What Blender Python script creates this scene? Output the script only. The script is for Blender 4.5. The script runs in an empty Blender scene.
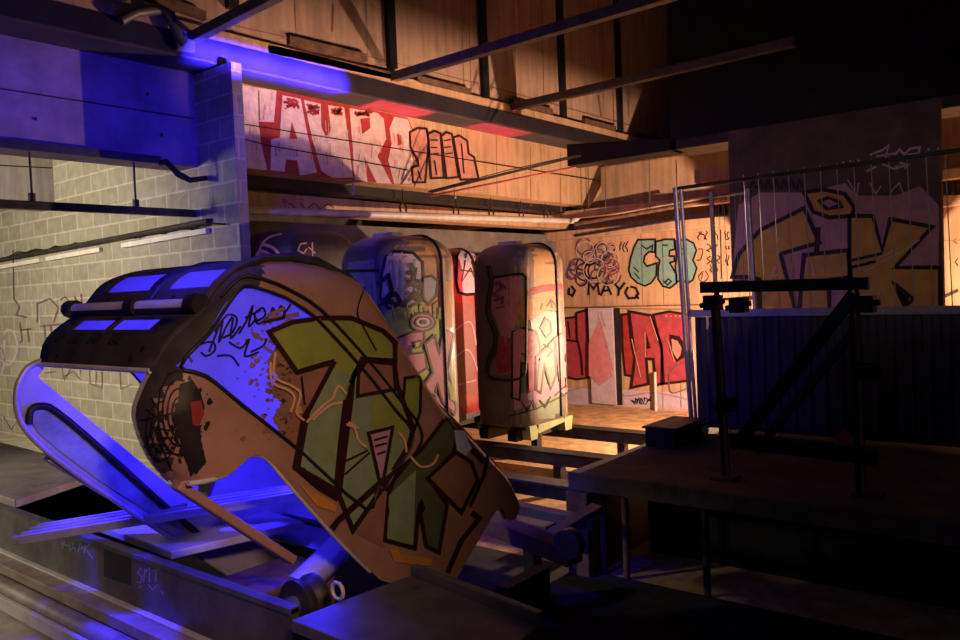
import bpy, bmesh, math, random
from mathutils import Vector, Matrix
from mathutils.bvhtree import BVHTree
from mathutils.geometry import tessellate_polygon
random.seed(7)
D = bpy.data
COL = bpy.context.scene.collection
R_ = math.radians

# ------------------------------------------------------------------ camera
FPX, CX, CY, H = 800.0, 480.0, 320.0, 1.7
AZ, PT, RL = R_(39.2), math.atan(30/800.0), math.atan(0.041)
fw = Vector((-math.sin(AZ)*math.cos(PT), math.cos(AZ)*math.cos(PT), -math.sin(PT)))
r0 = Vector((math.cos(AZ), math.sin(AZ), 0.0))
u0 = r0.cross(fw)
rc = r0*math.cos(RL) - u0*math.sin(RL)
uc = u0*math.cos(RL) + r0*math.sin(RL)
EYE = Vector((0, 0, H))
cam_d = D.cameras.new('camera'); cam = D.objects.new('camera', cam_d); COL.objects.link(cam)
cam_d.sensor_width = 36.0; cam_d.lens = FPX/960.0*36.0; cam_d.clip_start = 0.05; cam_d.clip_end = 100
m = Matrix((rc, uc, -fw)).transposed().to_4x4(); m.translation = EYE
cam.matrix_world = m
bpy.context.scene.camera = cam

def ray(px, py):
    return fw + rc*((px-CX)/FPX) + uc*((CY-py)/FPX)
def on(px, py, ax, val):
    d = ray(px, py); i = 'xyz'.index(ax)
    return EYE + d*((val-EYE[i])/d[i])

# ------------------------------------------------------------------ materials
MATS = {}
def mat(name, col, rough=0.6, metal=0.0, var=0.25, scale=6.0, spec=0.4, bump=0.0, trans=0.0, col2=None, thr=None):
    if name in MATS: return MATS[name]
    mt = D.materials.new(name); mt.use_nodes = True
    nt = mt.node_tree; nt.nodes.clear(); N = nt.nodes.new; L = nt.links.new
    out = N('ShaderNodeOutputMaterial'); b = N('ShaderNodeBsdfPrincipled')
    b.inputs['Roughness'].default_value = rough; b.inputs['Metallic'].default_value = metal
    b.inputs['Specular IOR Level'].default_value = spec
    tc = N('ShaderNodeTexCoord'); nz = N('ShaderNodeTexNoise')
    nz.inputs['Scale'].default_value = scale; nz.inputs['Detail'].default_value = 7.0; nz.inputs['Roughness'].default_value = 0.65
    L(tc.outputs['Object'], nz.inputs['Vector'])
    rp = N('ShaderNodeValToRGB')
    c2 = col2 or tuple(c*(1-var) for c in col)
    c1 = col if col2 else tuple(min(1, c*(1+var*0.5)) for c in col)
    lo, hi = thr or (0.33, 0.67)
    rp.color_ramp.elements[0].position = lo; rp.color_ramp.elements[1].position = hi
    rp.color_ramp.elements[0].color = (*c2, 1); rp.color_ramp.elements[1].color = (*c1, 1)
    L(nz.outputs['Fac'], rp.inputs['Fac']); L(rp.outputs['Color'], b.inputs['Base Color'])
    if bump:
        bp = N('ShaderNodeBump'); bp.inputs['Strength'].default_value = bump; bp.inputs['Distance'].default_value = 0.02
        L(nz.outputs['Fac'], bp.inputs['Height']); L(bp.outputs['Normal'], b.inputs['Normal'])
    if trans:
        t = N('ShaderNodeBsdfTranslucent'); mx = N('ShaderNodeMixShader'); mx.inputs[0].default_value = trans
        L(rp.outputs['Color'], t.inputs['Color']); L(b.outputs[0], mx.inputs[1]); L(t.outputs[0], mx.inputs[2])
        L(mx.outputs[0], out.inputs[0])
    else:
        L(b.outputs[0], out.inputs[0])
    MATS[name] = mt; return mt

def brick_mat(name, c1, c2, mortar, plane='xz', bw=0.4, bh=0.2, ms=0.014):
    mt = D.materials.new(name); mt.use_nodes = True
    nt = mt.node_tree; nt.nodes.clear(); N = nt.nodes.new; L = nt.links.new
    out = N('ShaderNodeOutputMaterial'); b = N('ShaderNodeBsdfPrincipled'); b.inputs['Roughness'].default_value = 0.9
    tc = N('ShaderNodeTexCoord'); sp = N('ShaderNodeSeparateXYZ'); cb = N('ShaderNodeCombineXYZ')
    L(tc.outputs['Object'], sp.inputs[0]); L(sp.outputs[plane[0].upper()], cb.inputs[0]); L(sp.outputs[plane[1].upper()], cb.inputs[1])
    br = N('ShaderNodeTexBrick'); br.inputs['Scale'].default_value = 1.0
    br.inputs['Brick Width'].default_value = bw; br.inputs['Row Height'].default_value = bh
    br.inputs['Mortar Size'].default_value = ms; br.inputs['Mortar Smooth'].default_value = 0.4
    br.inputs['Color1'].default_value = (*c1, 1); br.inputs['Color2'].default_value = (*c2, 1); br.inputs['Mortar'].default_value = (*mortar, 1)
    L(cb.outputs[0], br.inputs['Vector'])
    nz = N('ShaderNodeTexNoise'); nz.inputs['Scale'].default_value = 9; nz.inputs['Detail'].default_value = 8
    L(tc.outputs['Object'], nz.inputs['Vector'])
    mx = N('ShaderNodeMix'); mx.data_type = 'RGBA'; mx.blend_type = 'MULTIPLY'; mx.inputs[0].default_value = 0.55
    rp = N('ShaderNodeValToRGB'); rp.color_ramp.elements[0].color = (.55, .55, .52, 1); rp.color_ramp.elements[0].position = .3
    rp.color_ramp.elements[1].color = (1, 1, 1, 1); rp.color_ramp.elements[1].position = .7
    L(nz.outputs['Fac'], rp.inputs['Fac']); L(br.outputs['Color'], mx.inputs[6]); L(rp.outputs['Color'], mx.inputs[7])
    L(mx.outputs[2], b.inputs['Base Color'])
    bp = N('ShaderNodeBump'); bp.inputs['Strength'].default_value = 0.5; bp.inputs['Distance'].default_value = 0.02; bp.invert = True
    L(br.outputs['Fac'], bp.inputs['Height']); L(bp.outputs['Normal'], b.inputs['Normal'])
    L(b.outputs[0], out.inputs[0]); MATS[name] = mt; return mt

def formwork_mat(name, c, axis, step=0.55):
    """board-marked cast concrete: noise plus fine vertical streaks"""
    mt = D.materials.new(name); mt.use_nodes = True
    nt = mt.node_tree; nt.nodes.clear(); N = nt.nodes.new; L = nt.links.new
    out = N('ShaderNodeOutputMaterial'); b = N('ShaderNodeBsdfPrincipled'); b.inputs['Roughness'].default_value = 0.85
    tc = N('ShaderNodeTexCoord'); mp = N('ShaderNodeMapping'); mp.inputs['Scale'].default_value = (3, 3, 0.25) 
    n1 = N('ShaderNodeTexNoise'); n1.inputs['Scale'].default_value = 4; n1.inputs['Detail'].default_value = 6
    n2 = N('ShaderNodeTexNoise'); n2.inputs['Scale'].default_value = 1.6; n2.inputs['Detail'].default_value = 8; n2.inputs['Roughness'].default_value = .7
    L(tc.outputs['Object'], mp.inputs['Vector']); L(mp.outputs[0], n1.inputs['Vector']); L(tc.outputs['Object'], n2.inputs['Vector'])
    ad = N('ShaderNodeMath'); ad.operation = 'ADD'; L(n1.outputs['Fac'], ad.inputs[0]); L(n2.outputs['Fac'], ad.inputs[1])
    rp = N('ShaderNodeValToRGB'); rp.color_ramp.elements[0].position = .72; rp.color_ramp.elements[1].position = 1.15 if False else 1.0
    rp.color_ramp.elements[0].color = (*[x*.76 for x in c], 1); rp.color_ramp.elements[1].color = (*[min(1, x*1.1) for x in c], 1)
    mu = N('ShaderNodeMath'); mu.operation = 'MULTIPLY'; mu.inputs[1].default_value = .9
    L(ad.outputs[0], mu.inputs[0]); L(mu.outputs[0], rp.inputs['Fac']); L(rp.outputs['Color'], b.inputs['Base Color'])
    L(b.outputs[0], out.inputs[0]); MATS[name] = mt; return mt

CONC = formwork_mat('cast_concrete', (.50, .335, .21), 'x')
CONC_U = formwork_mat('upper_concrete', (.44, .31, .24), 'x')
CONC_G = formwork_mat('grey_concrete', (.40, .37, .32), 'x')
CONC_D = mat('dark_concrete', (.16, .15, .15), .9, var=.4, scale=3)
CONC_P = mat('painted_concrete', (.24, .18, .25), .85, var=.3, scale=3)  # concrete darkened and purpled, the lintel's missing warm light put into its colour
BLOCK = brick_mat('concrete_blocks_front', (.37, .36, .31), (.31, .30, .26), (.52, .50, .44), 'xz')
BLOCK_E = brick_mat('concrete_blocks_end', (.17, .15, .20), (.14, .125, .17), (.22, .20, .26), 'yz')  # blocks darkened and purpled to carry the shade on the pier's end
FLOOR = mat('dusty_floor', (.60, .39, .20), .95, var=.5, scale=5, bump=.4)
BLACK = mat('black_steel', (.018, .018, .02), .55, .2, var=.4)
DSTEEL = mat('dark_steel', (.06, .058, .058), .5, .4, var=.5, scale=8)
STEEL = mat('grey_steel', (.14, .14, .14), .5, .3, var=.4, scale=7, bump=.15)
GALV = mat('galvanised_steel', (.48, .48, .50), .38, .6, var=.25, scale=14)
PALE = mat('pale_metal', (.62, .61, .60), .5, .1, var=.25, scale=5)
RUST = mat('rusty_steel', (.20, .12, .08), .8, .2, var=.5, scale=8, bump=.3)
WHITE = mat('white_paint_metal', (.72, .71, .70), .6, 0, var=.15)
GREEN = mat('pale_green_paint', (.35, .44, .20), .5, 0, var=.3)
RUBBER = mat('black_rubber', (.012, .012, .013), .5, 0, var=.3)
CABW = mat('cabin_cream_paint', (.21, .165, .155), .38, 0, var=.3, scale=4)  # body colour darkened to carry the shade of the cabins' left faces
CABD = mat('cabin_dark_metal', (.05, .045, .05), .7, .05, var=.45, scale=5, spec=.12)
CABF = mat('cabin_brown_paint', (.37, .215, .165), .33, .1, var=.28, scale=3)
CABI = mat('cabin_inner_metal', (.50, .50, .54), .38, .25, var=.25, scale=4)
GLASSP = mat('frosted_plastic', (.46, .47, .50), .25, 0, var=.15, scale=5, trans=.75)
DGLASS = mat('dark_window_glass', (.03, .03, .035), .12, 0, var=.3)
CORR = mat('blue_grey_sheet', (.07, .066, .085), .5, .3, var=.35, scale=4)
MURALB = mat('mural_base', (.10, .075, .085), .85, 0, var=.4, scale=3)
WOODF = mat('platform_boards', (.11, .08, .075), .8, 0, var=.5, scale=4)
def paint(name, c, var=.18, rough=.5): return mat('paint_'+name, c, rough, 0, var=var, scale=9)
P = dict(black=paint('black', (.012, .01, .012)), maroon=paint('maroon', (.026, .007, .008)), white=paint('white', (.66, .54, .55), .25),
         red=paint('red', (.36, .035, .04), .35), crimson=paint('crimson', (.40, .06, .09), .3), salmon=paint('salmon', (.55, .27, .22)),
         pink=paint('pink', (.58, .22, .27)), teal=paint('teal', (.20, .38, .36)), purple=paint('purple', (.16, .09, .14)), olive=paint('olive', (.235, .285, .06)),
         sage=paint('sage', (.20, .285, .165)), dkgreen=paint('dark_green', (.075, .10, .05)), peach=paint('peach', (.62, .36, .22)), brown=paint('brown', (.25, .13, .09)),
         yellow=paint('yellow', (.52, .33, .08)), mauve=paint('mauve', (.42, .25, .35)), orange=paint('orange', (.5, .22, .05)), grey=paint('grey', (.36, .36, .40)),
         lime=paint('lime', (.32, .44, .09)), tan=paint('tan', (.50, .29, .13)), dkred=paint('dark_red', (.22, .03, .03)), lilac=paint('lilac', (.52, .44, .56)), dkmetal=paint('dark_metal', (.05, .045, .05), .4, .6), rail=paint('rail', (.40, .22, .20)), ltblue=paint('light_blue', (.40, .46, .66)))

# ------------------------------------------------------------------ mesh builder
ORG = {}
class MB:
    def __init__(s): s.v = []; s.f = []; s.m = []; s.ml = []
    def mi(s, mt):
        if mt not in s.ml: s.ml.append(mt)
        return s.ml.index(mt)
    def add(s, vs, fs, mt):
        o = len(s.v); s.v += [Vector(v) for v in vs]; k = s.mi(mt)
        for f in fs: s.f.append([i+o for i in f]); s.m.append(k)
        return s
    def hexa(s, c, mt):
        return s.add(c, [(0,3,2,1),(4,5,6,7),(0,1,5,4),(1,2,6,5),(2,3,7,6),(3,0,4,7)], mt)
    def box(s, a, b, mt):
        x0,y0,z0 = a; x1,y1,z1 = b
        return s.hexa([(x0,y0,z0),(x1,y0,z0),(x1,y1,z0),(x0,y1,z0),(x0,y0,z1),(x1,y0,z1),(x1,y1,z1),(x0,y1,z1)], mt)
    def bar(s, p, q, w, h, mt, up=(0,0,1)):
        """rectangular bar from p to q, w across, h along up"""
        p = Vector(p); q = Vector(q); d = (q-p).normalized(); up = Vector(up)
        sd = d.cross(up)
        if sd.length < 1e-4: sd = d.cross(Vector((1,0,0)))
        sd.normalize(); u = sd.cross(d).normalized()
        c = []
        for e in (p, q):
            for a, b in ((-1,-1),(1,-1),(1,1),(-1,1)): c.append(e+sd*(a*w/2)+u*(b*h/2))
        return s.hexa(c, mt)
    def tube(s, pts, r, mt, n=10, closed=False):
        pts = [Vector(p) for p in pts]; N = len(pts); rings = []
        prev = None
        for i, p in enumerate(pts):
            if closed: t = (pts[(i+1)%N]-pts[i-1])
            else: t = (pts[min(i+1,N-1)]-pts[max(i-1,0)])
            t.normalize()
            if prev is None:
                a = t.orthogonal().normalized()
            else:
                a = (prev - t*prev.dot(t))
                a = a.normalized() if a.length > 1e-6 else t.orthogonal().normalized()
            prev = a; b = t.cross(a); rr = r[i] if isinstance(r, (list, tuple)) else r
            rings.append([p+(a*math.cos(2*math.pi*k/n)+b*math.sin(2*math.pi*k/n))*rr for k in range(n)])
        vs = [v for rg in rings for v in rg]; fs = []
        for i in range(N if closed else N-1):
            j = (i+1) % N
            for k in range(n): fs.append((i*n+k, i*n+(k+1)%n, j*n+(k+1)%n, j*n+k))
        if not closed: fs.append(tuple(range(n-1,-1,-1))); fs.append(tuple((N-1)*n+k for k in range(n)))
        return s.add(vs, fs, mt)
    def prism(s, poly, d, mt):
        """poly: list of 3-D points (planar), extruded by vector d"""
        n = len(poly); poly = [Vector(p) for p in poly]; d = Vector(d)
        vs = poly+[p+d for p in poly]
        fs = [tuple(range(n-1,-1,-1)), tuple(range(n,2*n))]+[(i,(i+1)%n,(i+1)%n+n,i+n) for i in range(n)]
        return s.add(vs, fs, mt)
    def bvh(s): return BVHTree.FromPolygons(s.v, s.f)
    def build(s, name, parent=None, smooth=None, label=None, bevel=0, weld=False):
        me = D.meshes.new(name); o = D.objects.new(name, me); COL.objects.link(o)
        og = Vector((0,0,0))
        if parent is not None:
            og = ORG[parent.name]; o.parent = parent
        ORG[o.name] = og.copy()
        me.from_pydata([tuple(v-og) for v in s.v], [], s.f)
        for mt in s.ml: me.materials.append(mt)
        for i, p in enumerate(me.polygons): p.material_index = s.m[i]
        bm = bmesh.new(); bm.from_mesh(me)
        if weld: bmesh.ops.remove_doubles(bm, verts=bm.verts, dist=.0005)
        bmesh.ops.recalc_face_normals(bm, faces=[f for f in bm.faces]) if not getattr(s, 'keepn', False) else None
        bm.to_mesh(me); bm.free()
        if smooth is not None:
            me.shade_smooth() if hasattr(me, 'shade_smooth') else None
            if smooth < 180: me.set_sharp_from_angle(angle=R_(smooth))
        if bevel:
            bv = o.modifiers.new('bevel', 'BEVEL'); bv.width = bevel; bv.segments = 2; bv.limit_method = 'ANGLE'
        if label: o['label'] = label
        return o

def thing(name, label, cat, loc, group=None):
    o = D.objects.new(name, None); COL.objects.link(o); o.location = loc; ORG[o.name] = Vector(loc)
    o['label'] = label; o['category'] = cat
    if group: o['group'] = group
    return o
def tag(o, label, cat, group=None):
    o['label'] = label; o['category'] = cat
    if group: o['group'] = group
    return o
def struct(o, label=None):
    o['kind'] = 'structure'
    if label: o['label'] = label
    return o

# ------------------------------------------------------------------ wall writing: outlines laid on a real surface
class Plane:
    def __init__(s, ax, val, sign, eps=.003): s.ax, s.val, s.sg, s.eps = ax, val, sign, eps
    def at(s, px, py, lay):
        p = on(px, py, s.ax, s.val); i = 'xyz'.index(s.ax); p[i] += s.sg*s.eps*lay; return p
class Skin:
    def __init__(s, mbs, eps=.0018):
        vs = []; fs = []
        for mb in mbs:
            o = len(vs); vs += mb.v; fs += [[i+o for i in f] for f in mb.f]
        s.b = BVHTree.FromPolygons(vs, fs); s.eps = eps; s.curved = True
    def at(s, px, py, lay):
        d = ray(px, py).normalized()
        for k in range(0, 14):
            jx, jy = (0, 0) if k == 0 else (math.cos(k*2.4)*k*.35, math.sin(k*2.4)*k*.35)
            d = ray(px+jx, py+jy).normalized()
            h = s.b.ray_cast(EYE, d)
            if h[0] is not None:
                n = h[1]
                if n.dot(d) > 0: n = -n
                return h[0]+n*(s.eps*lay)
        return None
def _map(mb, bm, surf, lay, mt, maxlen=None):
    idx = {}; vs = []; fs = []
    for f in bm.faces:
        q = []; ok = True
        for v in f.verts:
            if v.index not in idx:
                p = surf.at(v.co.x, v.co.y, lay); idx[v.index] = None
                if p is not None: vs.append(p); idx[v.index] = len(vs)-1
            if idx[v.index] is None: ok = False; break
            q.append(idx[v.index])
        if ok:
            if maxlen:
                pp = [vs[i] for i in q]
                if max((pp[i]-pp[i-1]).length for i in range(len(pp))) > maxlen: continue
            fs.append(q)
    if fs: mb.add(vs, fs, mt)
def fill(mb, surf, pts, mt, lay=1, step=7):
    bm = bmesh.new(); vv = [bm.verts.new((x, y, 0)) for x, y in pts]
    for tri in tessellate_polygon([[Vector((x, y, 0)) for x, y in pts]]):
        try: bm.faces.new([vv[i] for i in tri])
        except ValueError: pass
    if getattr(surf, 'curved', False):
        for ax in (0, 1):
            lo = min(p[ax] for p in pts); hi = max(p[ax] for p in pts); c = lo+step
            while c < hi:
                g = list(bm.verts)+list(bm.edges)+list(bm.faces)
                no = (1,0,0) if ax == 0 else (0,1,0); co = (c,0,0) if ax == 0 else (0,c,0)
                bmesh.ops.bisect_plane(bm, geom=g, plane_co=co, plane_no=no); c += step
    bm.verts.index_update()
    _map(mb, bm, surf, lay, mt, .35 if getattr(surf, 'curved', False) else None); bm.free()
def catmull(pts, closed, sub):
    n = len(pts); out = []
    rng = range(n) if closed else range(n-1)
    for i in rng:
        p1 = pts[i]; p2 = pts[(i+1) % n]
        p0 = pts[i-1] if (closed or i > 0) else p1
        p3 = pts[(i+2) % n] if (closed or i+2 < n) else p2
        for k in range(sub):
            t = k/sub
            out.append(tuple(.5*((2*p1[a])+(-p0[a]+p2[a])*t+(2*p0[a]-5*p1[a]+4*p2[a]-p3[a])*t*t+(-p0[a]+3*p1[a]-3*p2[a]+p3[a])*t**3) for a in (0, 1)))
    if not closed: out.append(tuple(pts[-1]))
    return out
def line(mb, surf, pts, w, mt, lay=2, closed=False, smooth=False, step=6):
    pts = [tuple(p) for p in pts]
    if smooth: pts = catmull(pts, closed, 5)
    if getattr(surf, 'curved', False):
        q = []; n = len(pts)
        for i in range(n if closed else n-1):
            a, b = pts[i], pts[(i+1) % n]; k = max(1, int(math.dist(a, b)/step))
            q += [(a[0]+(b[0]-a[0])*j/k, a[1]+(b[1]-a[1])*j/k) for j in range(k)]
        if not closed: q.append(pts[-1])
        pts = q
    n = len(pts); bm = bmesh.new(); pr = []
    for i, p in enumerate(pts):
        a = pts[i-1] if (closed or i > 0) else p; b = pts[(i+1) % n] if (closed or i < n-1) else p
        d1 = (p[0]-a[0], p[1]-a[1]); d2 = (b[0]-p[0], b[1]-p[1])
        def nm(d):
            l = math.hypot(*d); return (d[0]/l, d[1]/l) if l > 1e-9 else (0, 0)
        d1, d2 = nm(d1), nm(d2); t = nm((d1[0]+d2[0], d1[1]+d2[1]))
        if t == (0, 0): t = d2 if d2 != (0, 0) else d1
        nn = (-t[1], t[0]); ref = d2 if d2 != (0, 0) else d1
        cs = max(.5, nn[0]*-ref[1]+nn[1]*ref[0]); hw = w/2/cs
        pr.append((bm.verts.new((p[0]+nn[0]*hw, p[1]+nn[1]*hw, 0)), bm.verts.new((p[0]-nn[0]*hw, p[1]-nn[1]*hw, 0))))
    for i in range(n if closed else n-1):
        a, b = pr[i], pr[(i+1) % n]
        try: bm.faces.new((a[0], b[0], b[1], a[1]))
        except ValueError: pass
    bm.verts.index_update()
    _map(mb, bm, surf, lay, mt, .35 if getattr(surf, 'curved', False) else None); bm.free()
def zz(pts, ox, oy, sc): return [(ox+x/sc, oy+y/sc) for x, y in pts]
def piece(mb, surf, pts, fillm, outm, w, lay=1):
    fill(mb, surf, pts, fillm, lay); line(mb, surf, pts, w, outm, lay+1, closed=True)
def scribble(mb, surf, x0, y0, x1, y1, w, mt, lay=1, n=5, rnd=None):
    """illegible tag: a row of quick loops"""
    rnd = rnd or random
    for k in range(n):
        cx = x0+(x1-x0)*(k+.5)/n; hw = (x1-x0)/n*.55; pts = []
        for j in range(6):
            pts.append((cx+rnd.uniform(-hw, hw), rnd.uniform(y0, y1)))
        line(mb, surf, pts, w, mt, lay, smooth=True)
exec_parts = True

# ================================================================== THE SETTING
def quad(name, pts, mt, label=None):
    mb = MB(); mb.add(pts, [tuple(range(len(pts)))], mt); return struct(mb.build(name), label)
mb = MB().box((-13, -3, -.6), (7, 14.2, -.4), FLOOR); struct(mb.build('floor'))
mb = MB().box((-13, -3, 7.6), (7, 14.2, 7.9), CONC_D); struct(mb.build('ceiling'))

mb = MB().box((-13, 1.2, -.4), (7, 4.95, -.385), mat('black_ballast', (.03, .027, .027), .95, 0, var=.6, scale=14)); struct(mb.build('floor_pit'))  # near-black sheet painting the shade over the pit floor
# back wall with its paint
WB = Plane('y', 12.0, -1, .004)
mb = MB().box((-8.3, 12, -.4), (7, 12.3, 2.75), CONC)
S5 = lambda p: zz(p, 560, 180, 5.05)
S4 = lambda p: zz(p, 540, 290, 4.92)
# joints of the cast wall
for a, b in (((560, 308), (693, 309.5)), ((568, 262), (575, 262))): line(mb, WB, (a, b), 1.0, P['brown'], 1)
for x in (588, 641, 662, 721): line(mb, WB, ((x, 232), (x+2, 305)), .6, P['brown'], 1)
for x in (662, 680): line(mb, WB, ((x, 360), (x+1, 408)), .6, P['brown'], 1)
# teal throw-up letters
piece(mb, WB, S5([(395,302),(482,300),(480,366),(450,362),(428,385),(424,415),(440,436),(490,420),(486,485),(462,520),(430,535),(392,520),(360,490),(348,455),(358,395),(375,340)]), P['teal'], P['black'], 1.8)
piece(mb, WB, S5([(484,312),(530,300),(578,300),(582,350),(556,356),(552,385),(578,384),(580,410),(556,418),(590,480),(590,520),(556,546),(520,536),(496,500),(498,440),(505,405),(485,385)]), P['teal'], P['black'], 1.8)
piece(mb, WB, S5([(582,308),(640,300),(676,320),(690,355),(672,405),(692,445),(672,505),(648,520),(612,505),(590,515),(584,440),(590,390)]), P['teal'], P['black'], 1.8)
for c in ([(415,330),(440,350),(470,330),(466,368)], [(520,330),(548,330)], [(612,350),(640,345),(636,372),(614,376)], [(525,510),(545,530),(565,512),(550,500),(530,520)], [(380,470),(405,500)], [(375,440),(400,465)]):
    line(mb, WB, S5(c), 1.2, P['black'], 4)
for c in ([(515,395),(540,385),(570,396)], [(405,385),(425,375)]): line(mb, WB, S5(c), .7, P['salmon'], 4)
# purple cloud of loops with white rings
rnd = random.Random(3)
for k in range(26):
    cx, cy, rr = rnd.uniform(55, 285), rnd.uniform(330, 505), rnd.uniform(16, 42)
    line(mb, WB, S5([(cx+rr*math.cos(t*.8), cy+rr*1.1*math.sin(t*.8)) for t in range(8)]), 1.5, P['purple'] if k % 3 else P['maroon'], 1+k % 3, smooth=True)
for cx, cy, rr in ((130,355,45),(215,345,30),(255,400,42),(180,455,60),(245,480,52),(150,390,30),(265,345,22)):
    line(mb, WB, S5([(cx+rr*math.cos(t*.79), cy+rr*math.sin(t*.79)) for t in range(8)]), .8, P['white'], 5, closed=True, smooth=True)
for cx, cy, rr in ((265,440,38),(265,440,24)): line(mb, WB, S5([(cx+rr*math.cos(t*.79), cy+rr*math.sin(t*.79)) for t in range(8)]), .8, P['crimson'], 6, closed=True, smooth=True)
# black tag under it
for c in ([(146,582),(148,520),(172,552),(192,518),(200,580)], [(208,585),(235,520),(262,580)], [(218,560),(254,556)], [(275,520),(302,552)], [(330,518),(300,556),(296,585)],
          [(345,540),(332,570),(348,598),(382,596),(398,574),(384,546),(358,538)], [(385,580),(400,600)], [(50,545),(45,575),(65,585),(78,560),(60,535)]):
    line(mb, WB, S5(c), 2.3, P['black'], 3)
# column of small black tags right of the letters
rnd = random.Random(11)
for (x0, y0, x1, y1, n) in ((690,262,800,300,5),(742,325,805,365,3),(740,380,810,420,3),(755,430,800,470,3),(830,262,860,300,2),(835,330,858,350,2),(836,378,858,436,2),(300,312,345,360,3)):
    for k in range(n):
        cx = x0+(x1-x0)*(k+.5)/n; hw = (x1-x0)/n*.5
        line(mb, WB, S5([(cx+rnd.uniform(-hw, hw), y0+(y1-y0)*j/4+rnd.uniform(-6, 6)) for j in range(5)]), 1.0, P['black'], 2)
line(mb, WB, S5([(812,250),(815,500)]), .8, P['black'], 2)
for c in ([(725,460),(700,490),(722,515),(750,490),(735,458)], [(722,470),(716,500)], [(700,350),(722,352),(712,400),(690,405)]): line(mb, WB, S5(c), .9, P['maroon'], 2, smooth=True)
# big red letters
fill(mb, WB, S4([(100,480),(760,505),(760,590),(100,560)]), P['lilac'], 1)
line(mb, WB, S4([(130,500),(260,475),(420,520),(560,505),(740,540)]), 1.6, P['mauve'], 2, smooth=True)
piece(mb, WB, S4([(60,150),(178,132),(182,112),(232,98),(240,250),(244,430),(180,440),(140,430),(60,420)]), P['crimson'], P['maroon'], 2.2)
line(mb, WB, S4([(130,245),(190,255),(205,330),(212,420)]), 2.0, P['maroon'], 4)
line(mb, WB, S4([(140,150),(150,235)]), 1.4, P['maroon'], 4); line(mb, WB, S4([(180,112),(185,250)]), 2, P['maroon'], 4)
piece(mb, WB, S4([(402,122),(436,118),(450,260),(490,430),(420,418),(408,300)]), P['red'], P['maroon'], 2.4)
piece(mb, WB, S4([(440,105),(545,125),(600,270),(610,455),(572,470),(560,340),(525,338),(535,462),(450,480),(470,330)]), P['crimson'], P['maroon'], 2.8, 3)
fill(mb, WB, S4([(528,215),(548,285),(528,290)]), P['maroon'], 6)
piece(mb, WB, S4([(560,122),(640,106),(735,122),(742,300),(742,445),(600,462),(602,300)]), P['crimson'], P['maroon'], 2.4, 3)
fill(mb, WB, S4([(640,218),(690,228),(722,280),(712,330),(676,355),(640,300)]), P['maroon'], 5)
fill(mb, WB, S4([(650,240),(680,250),(700,285),(694,320),(678,340),(655,300)]), P['salmon'], 6)
for c in ([(455,240),(500,430)], [(520,205),(522,330)], [(545,130),(585,250)], [(635,250),(665,350)]): line(mb, WB, S4(c), .9, P['peach'], 7)
line(mb, WB, S4([(738,345),(650,390),(640,470),(660,505),(740,478)]), 1.0, P['purple'], 7, smooth=True)
for k in range(5): line(mb, WB, S4([(622+k*22,128),(630+k*22,128)]), 1.3, P['peach'], 7)
rnd = random.Random(5)
scribble(mb, WB, 632, 397, 652, 404, .9, P['black'], 3, 5, rnd)
# orange right end of the wall: joints and small marks
line(mb, WB, ((930,205), (962,203)), 3, P['maroon'], 1); line(mb, WB, ((935,241), (962,240)), .6, P['brown'], 1)
line(mb, WB, ((957,238),(953,241),(957,244)), .7, P['brown'], 2); line(mb, WB, ((958,258),(955,262),(958,266)), .9, P['maroon'], 2)
line(mb, WB, [(930,300),(945,296),(958,290)], 3.5, P['maroon'], 1)
struct(mb.build('wall_back'), 'pale concrete back wall with teal and red graffiti letters')

mb = MB().box((-13, 12, -.4), (-8.3, 12.3, 3.9), BLACK); struct(mb.build('wall_back_left'))  # coloured black to stand for the unlit space behind the cabins
mb = MB().box((-13, 14, 3.6), (7, 14.2, 7.6), CONC_D); struct(mb.build('wall_back_upper'))
# ledges and concrete beams over the back wall
mb = MB().box((-13, 11.72, 2.52), (7, 12, 2.66), CONC); struct(mb.build('trim_1', bevel=.01))
mb = MB().box((-13, 11.3, 2.82), (7, 11.45, 2.95), CONC)
struct(mb.build('trim_2', bevel=.01))
mb = MB()
for k in range(40): mb.box((-4.9+k*.09, 11.62, 2.67), (-4.86+k*.09, 11.7, 2.83), BLACK)
struct(mb.build('trim_3'))
mb = MB().box((-8.3, 12.35, 2.75), (7, 12.6, 3.9), CONC); struct(mb.build('beam_back'))

# left girder wall with the big letters
WL = Plane('x', -7.0, 1, .003)
mb = MB()
mb.prism([(-7, 4.5, 3.03), (-7, 11.62, 3.03), (-7, 12.0, 3.28), (-7, 12.0, 3.9), (-7, 4.5, 3.9)], (-.35, 0, 0), CONC)
Z2 = lambda p: zz(p, 220, 60, 2.99)
RED, WHT = P['red'], P['white']
fill(mb, WL, Z2([(58,72),(160,88),(560,172),(580,215),(575,372),(520,372),(300,350),(64,325)]), RED, 1)
T_ = [(58,74),(168,92),(160,186),(114,184),(122,250),(140,330),(64,322),(60,200)]
A_ = [(186,106),(240,116),(262,230),(288,336),(238,346),(230,300),(196,298),(192,334),(150,330),(152,238),(178,232),(182,160)]
U_ = [(250,120),(300,132),(302,200),(314,228),(326,222),(330,205),(322,135),(370,142),(386,260),(396,352),(334,352),(302,332),(276,240)]
R1 = [(386,144),(470,158),(488,176),(496,236),(470,288),(512,370),(468,368),(430,290),(440,364),(402,358),(396,260)]
O_ = [(520,170),(560,178),(578,222),(566,256),(576,300),(574,370),(520,370),(502,300),(512,250),(506,206)]
for s in (T_, A_, U_, R1, O_): fill(mb, WL, Z2(s), WHT, 2)
fill(mb, WL, Z2([(206,236),(213,184),(230,236)]), RED, 3); fill(mb, WL, Z2([(418,176),(446,172),(448,204),(424,222)]), RED, 3); fill(mb, WL, Z2([(528,220),(540,226),(542,252),(530,256)]), RED, 3)
rnd = random.Random(21)
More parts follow.
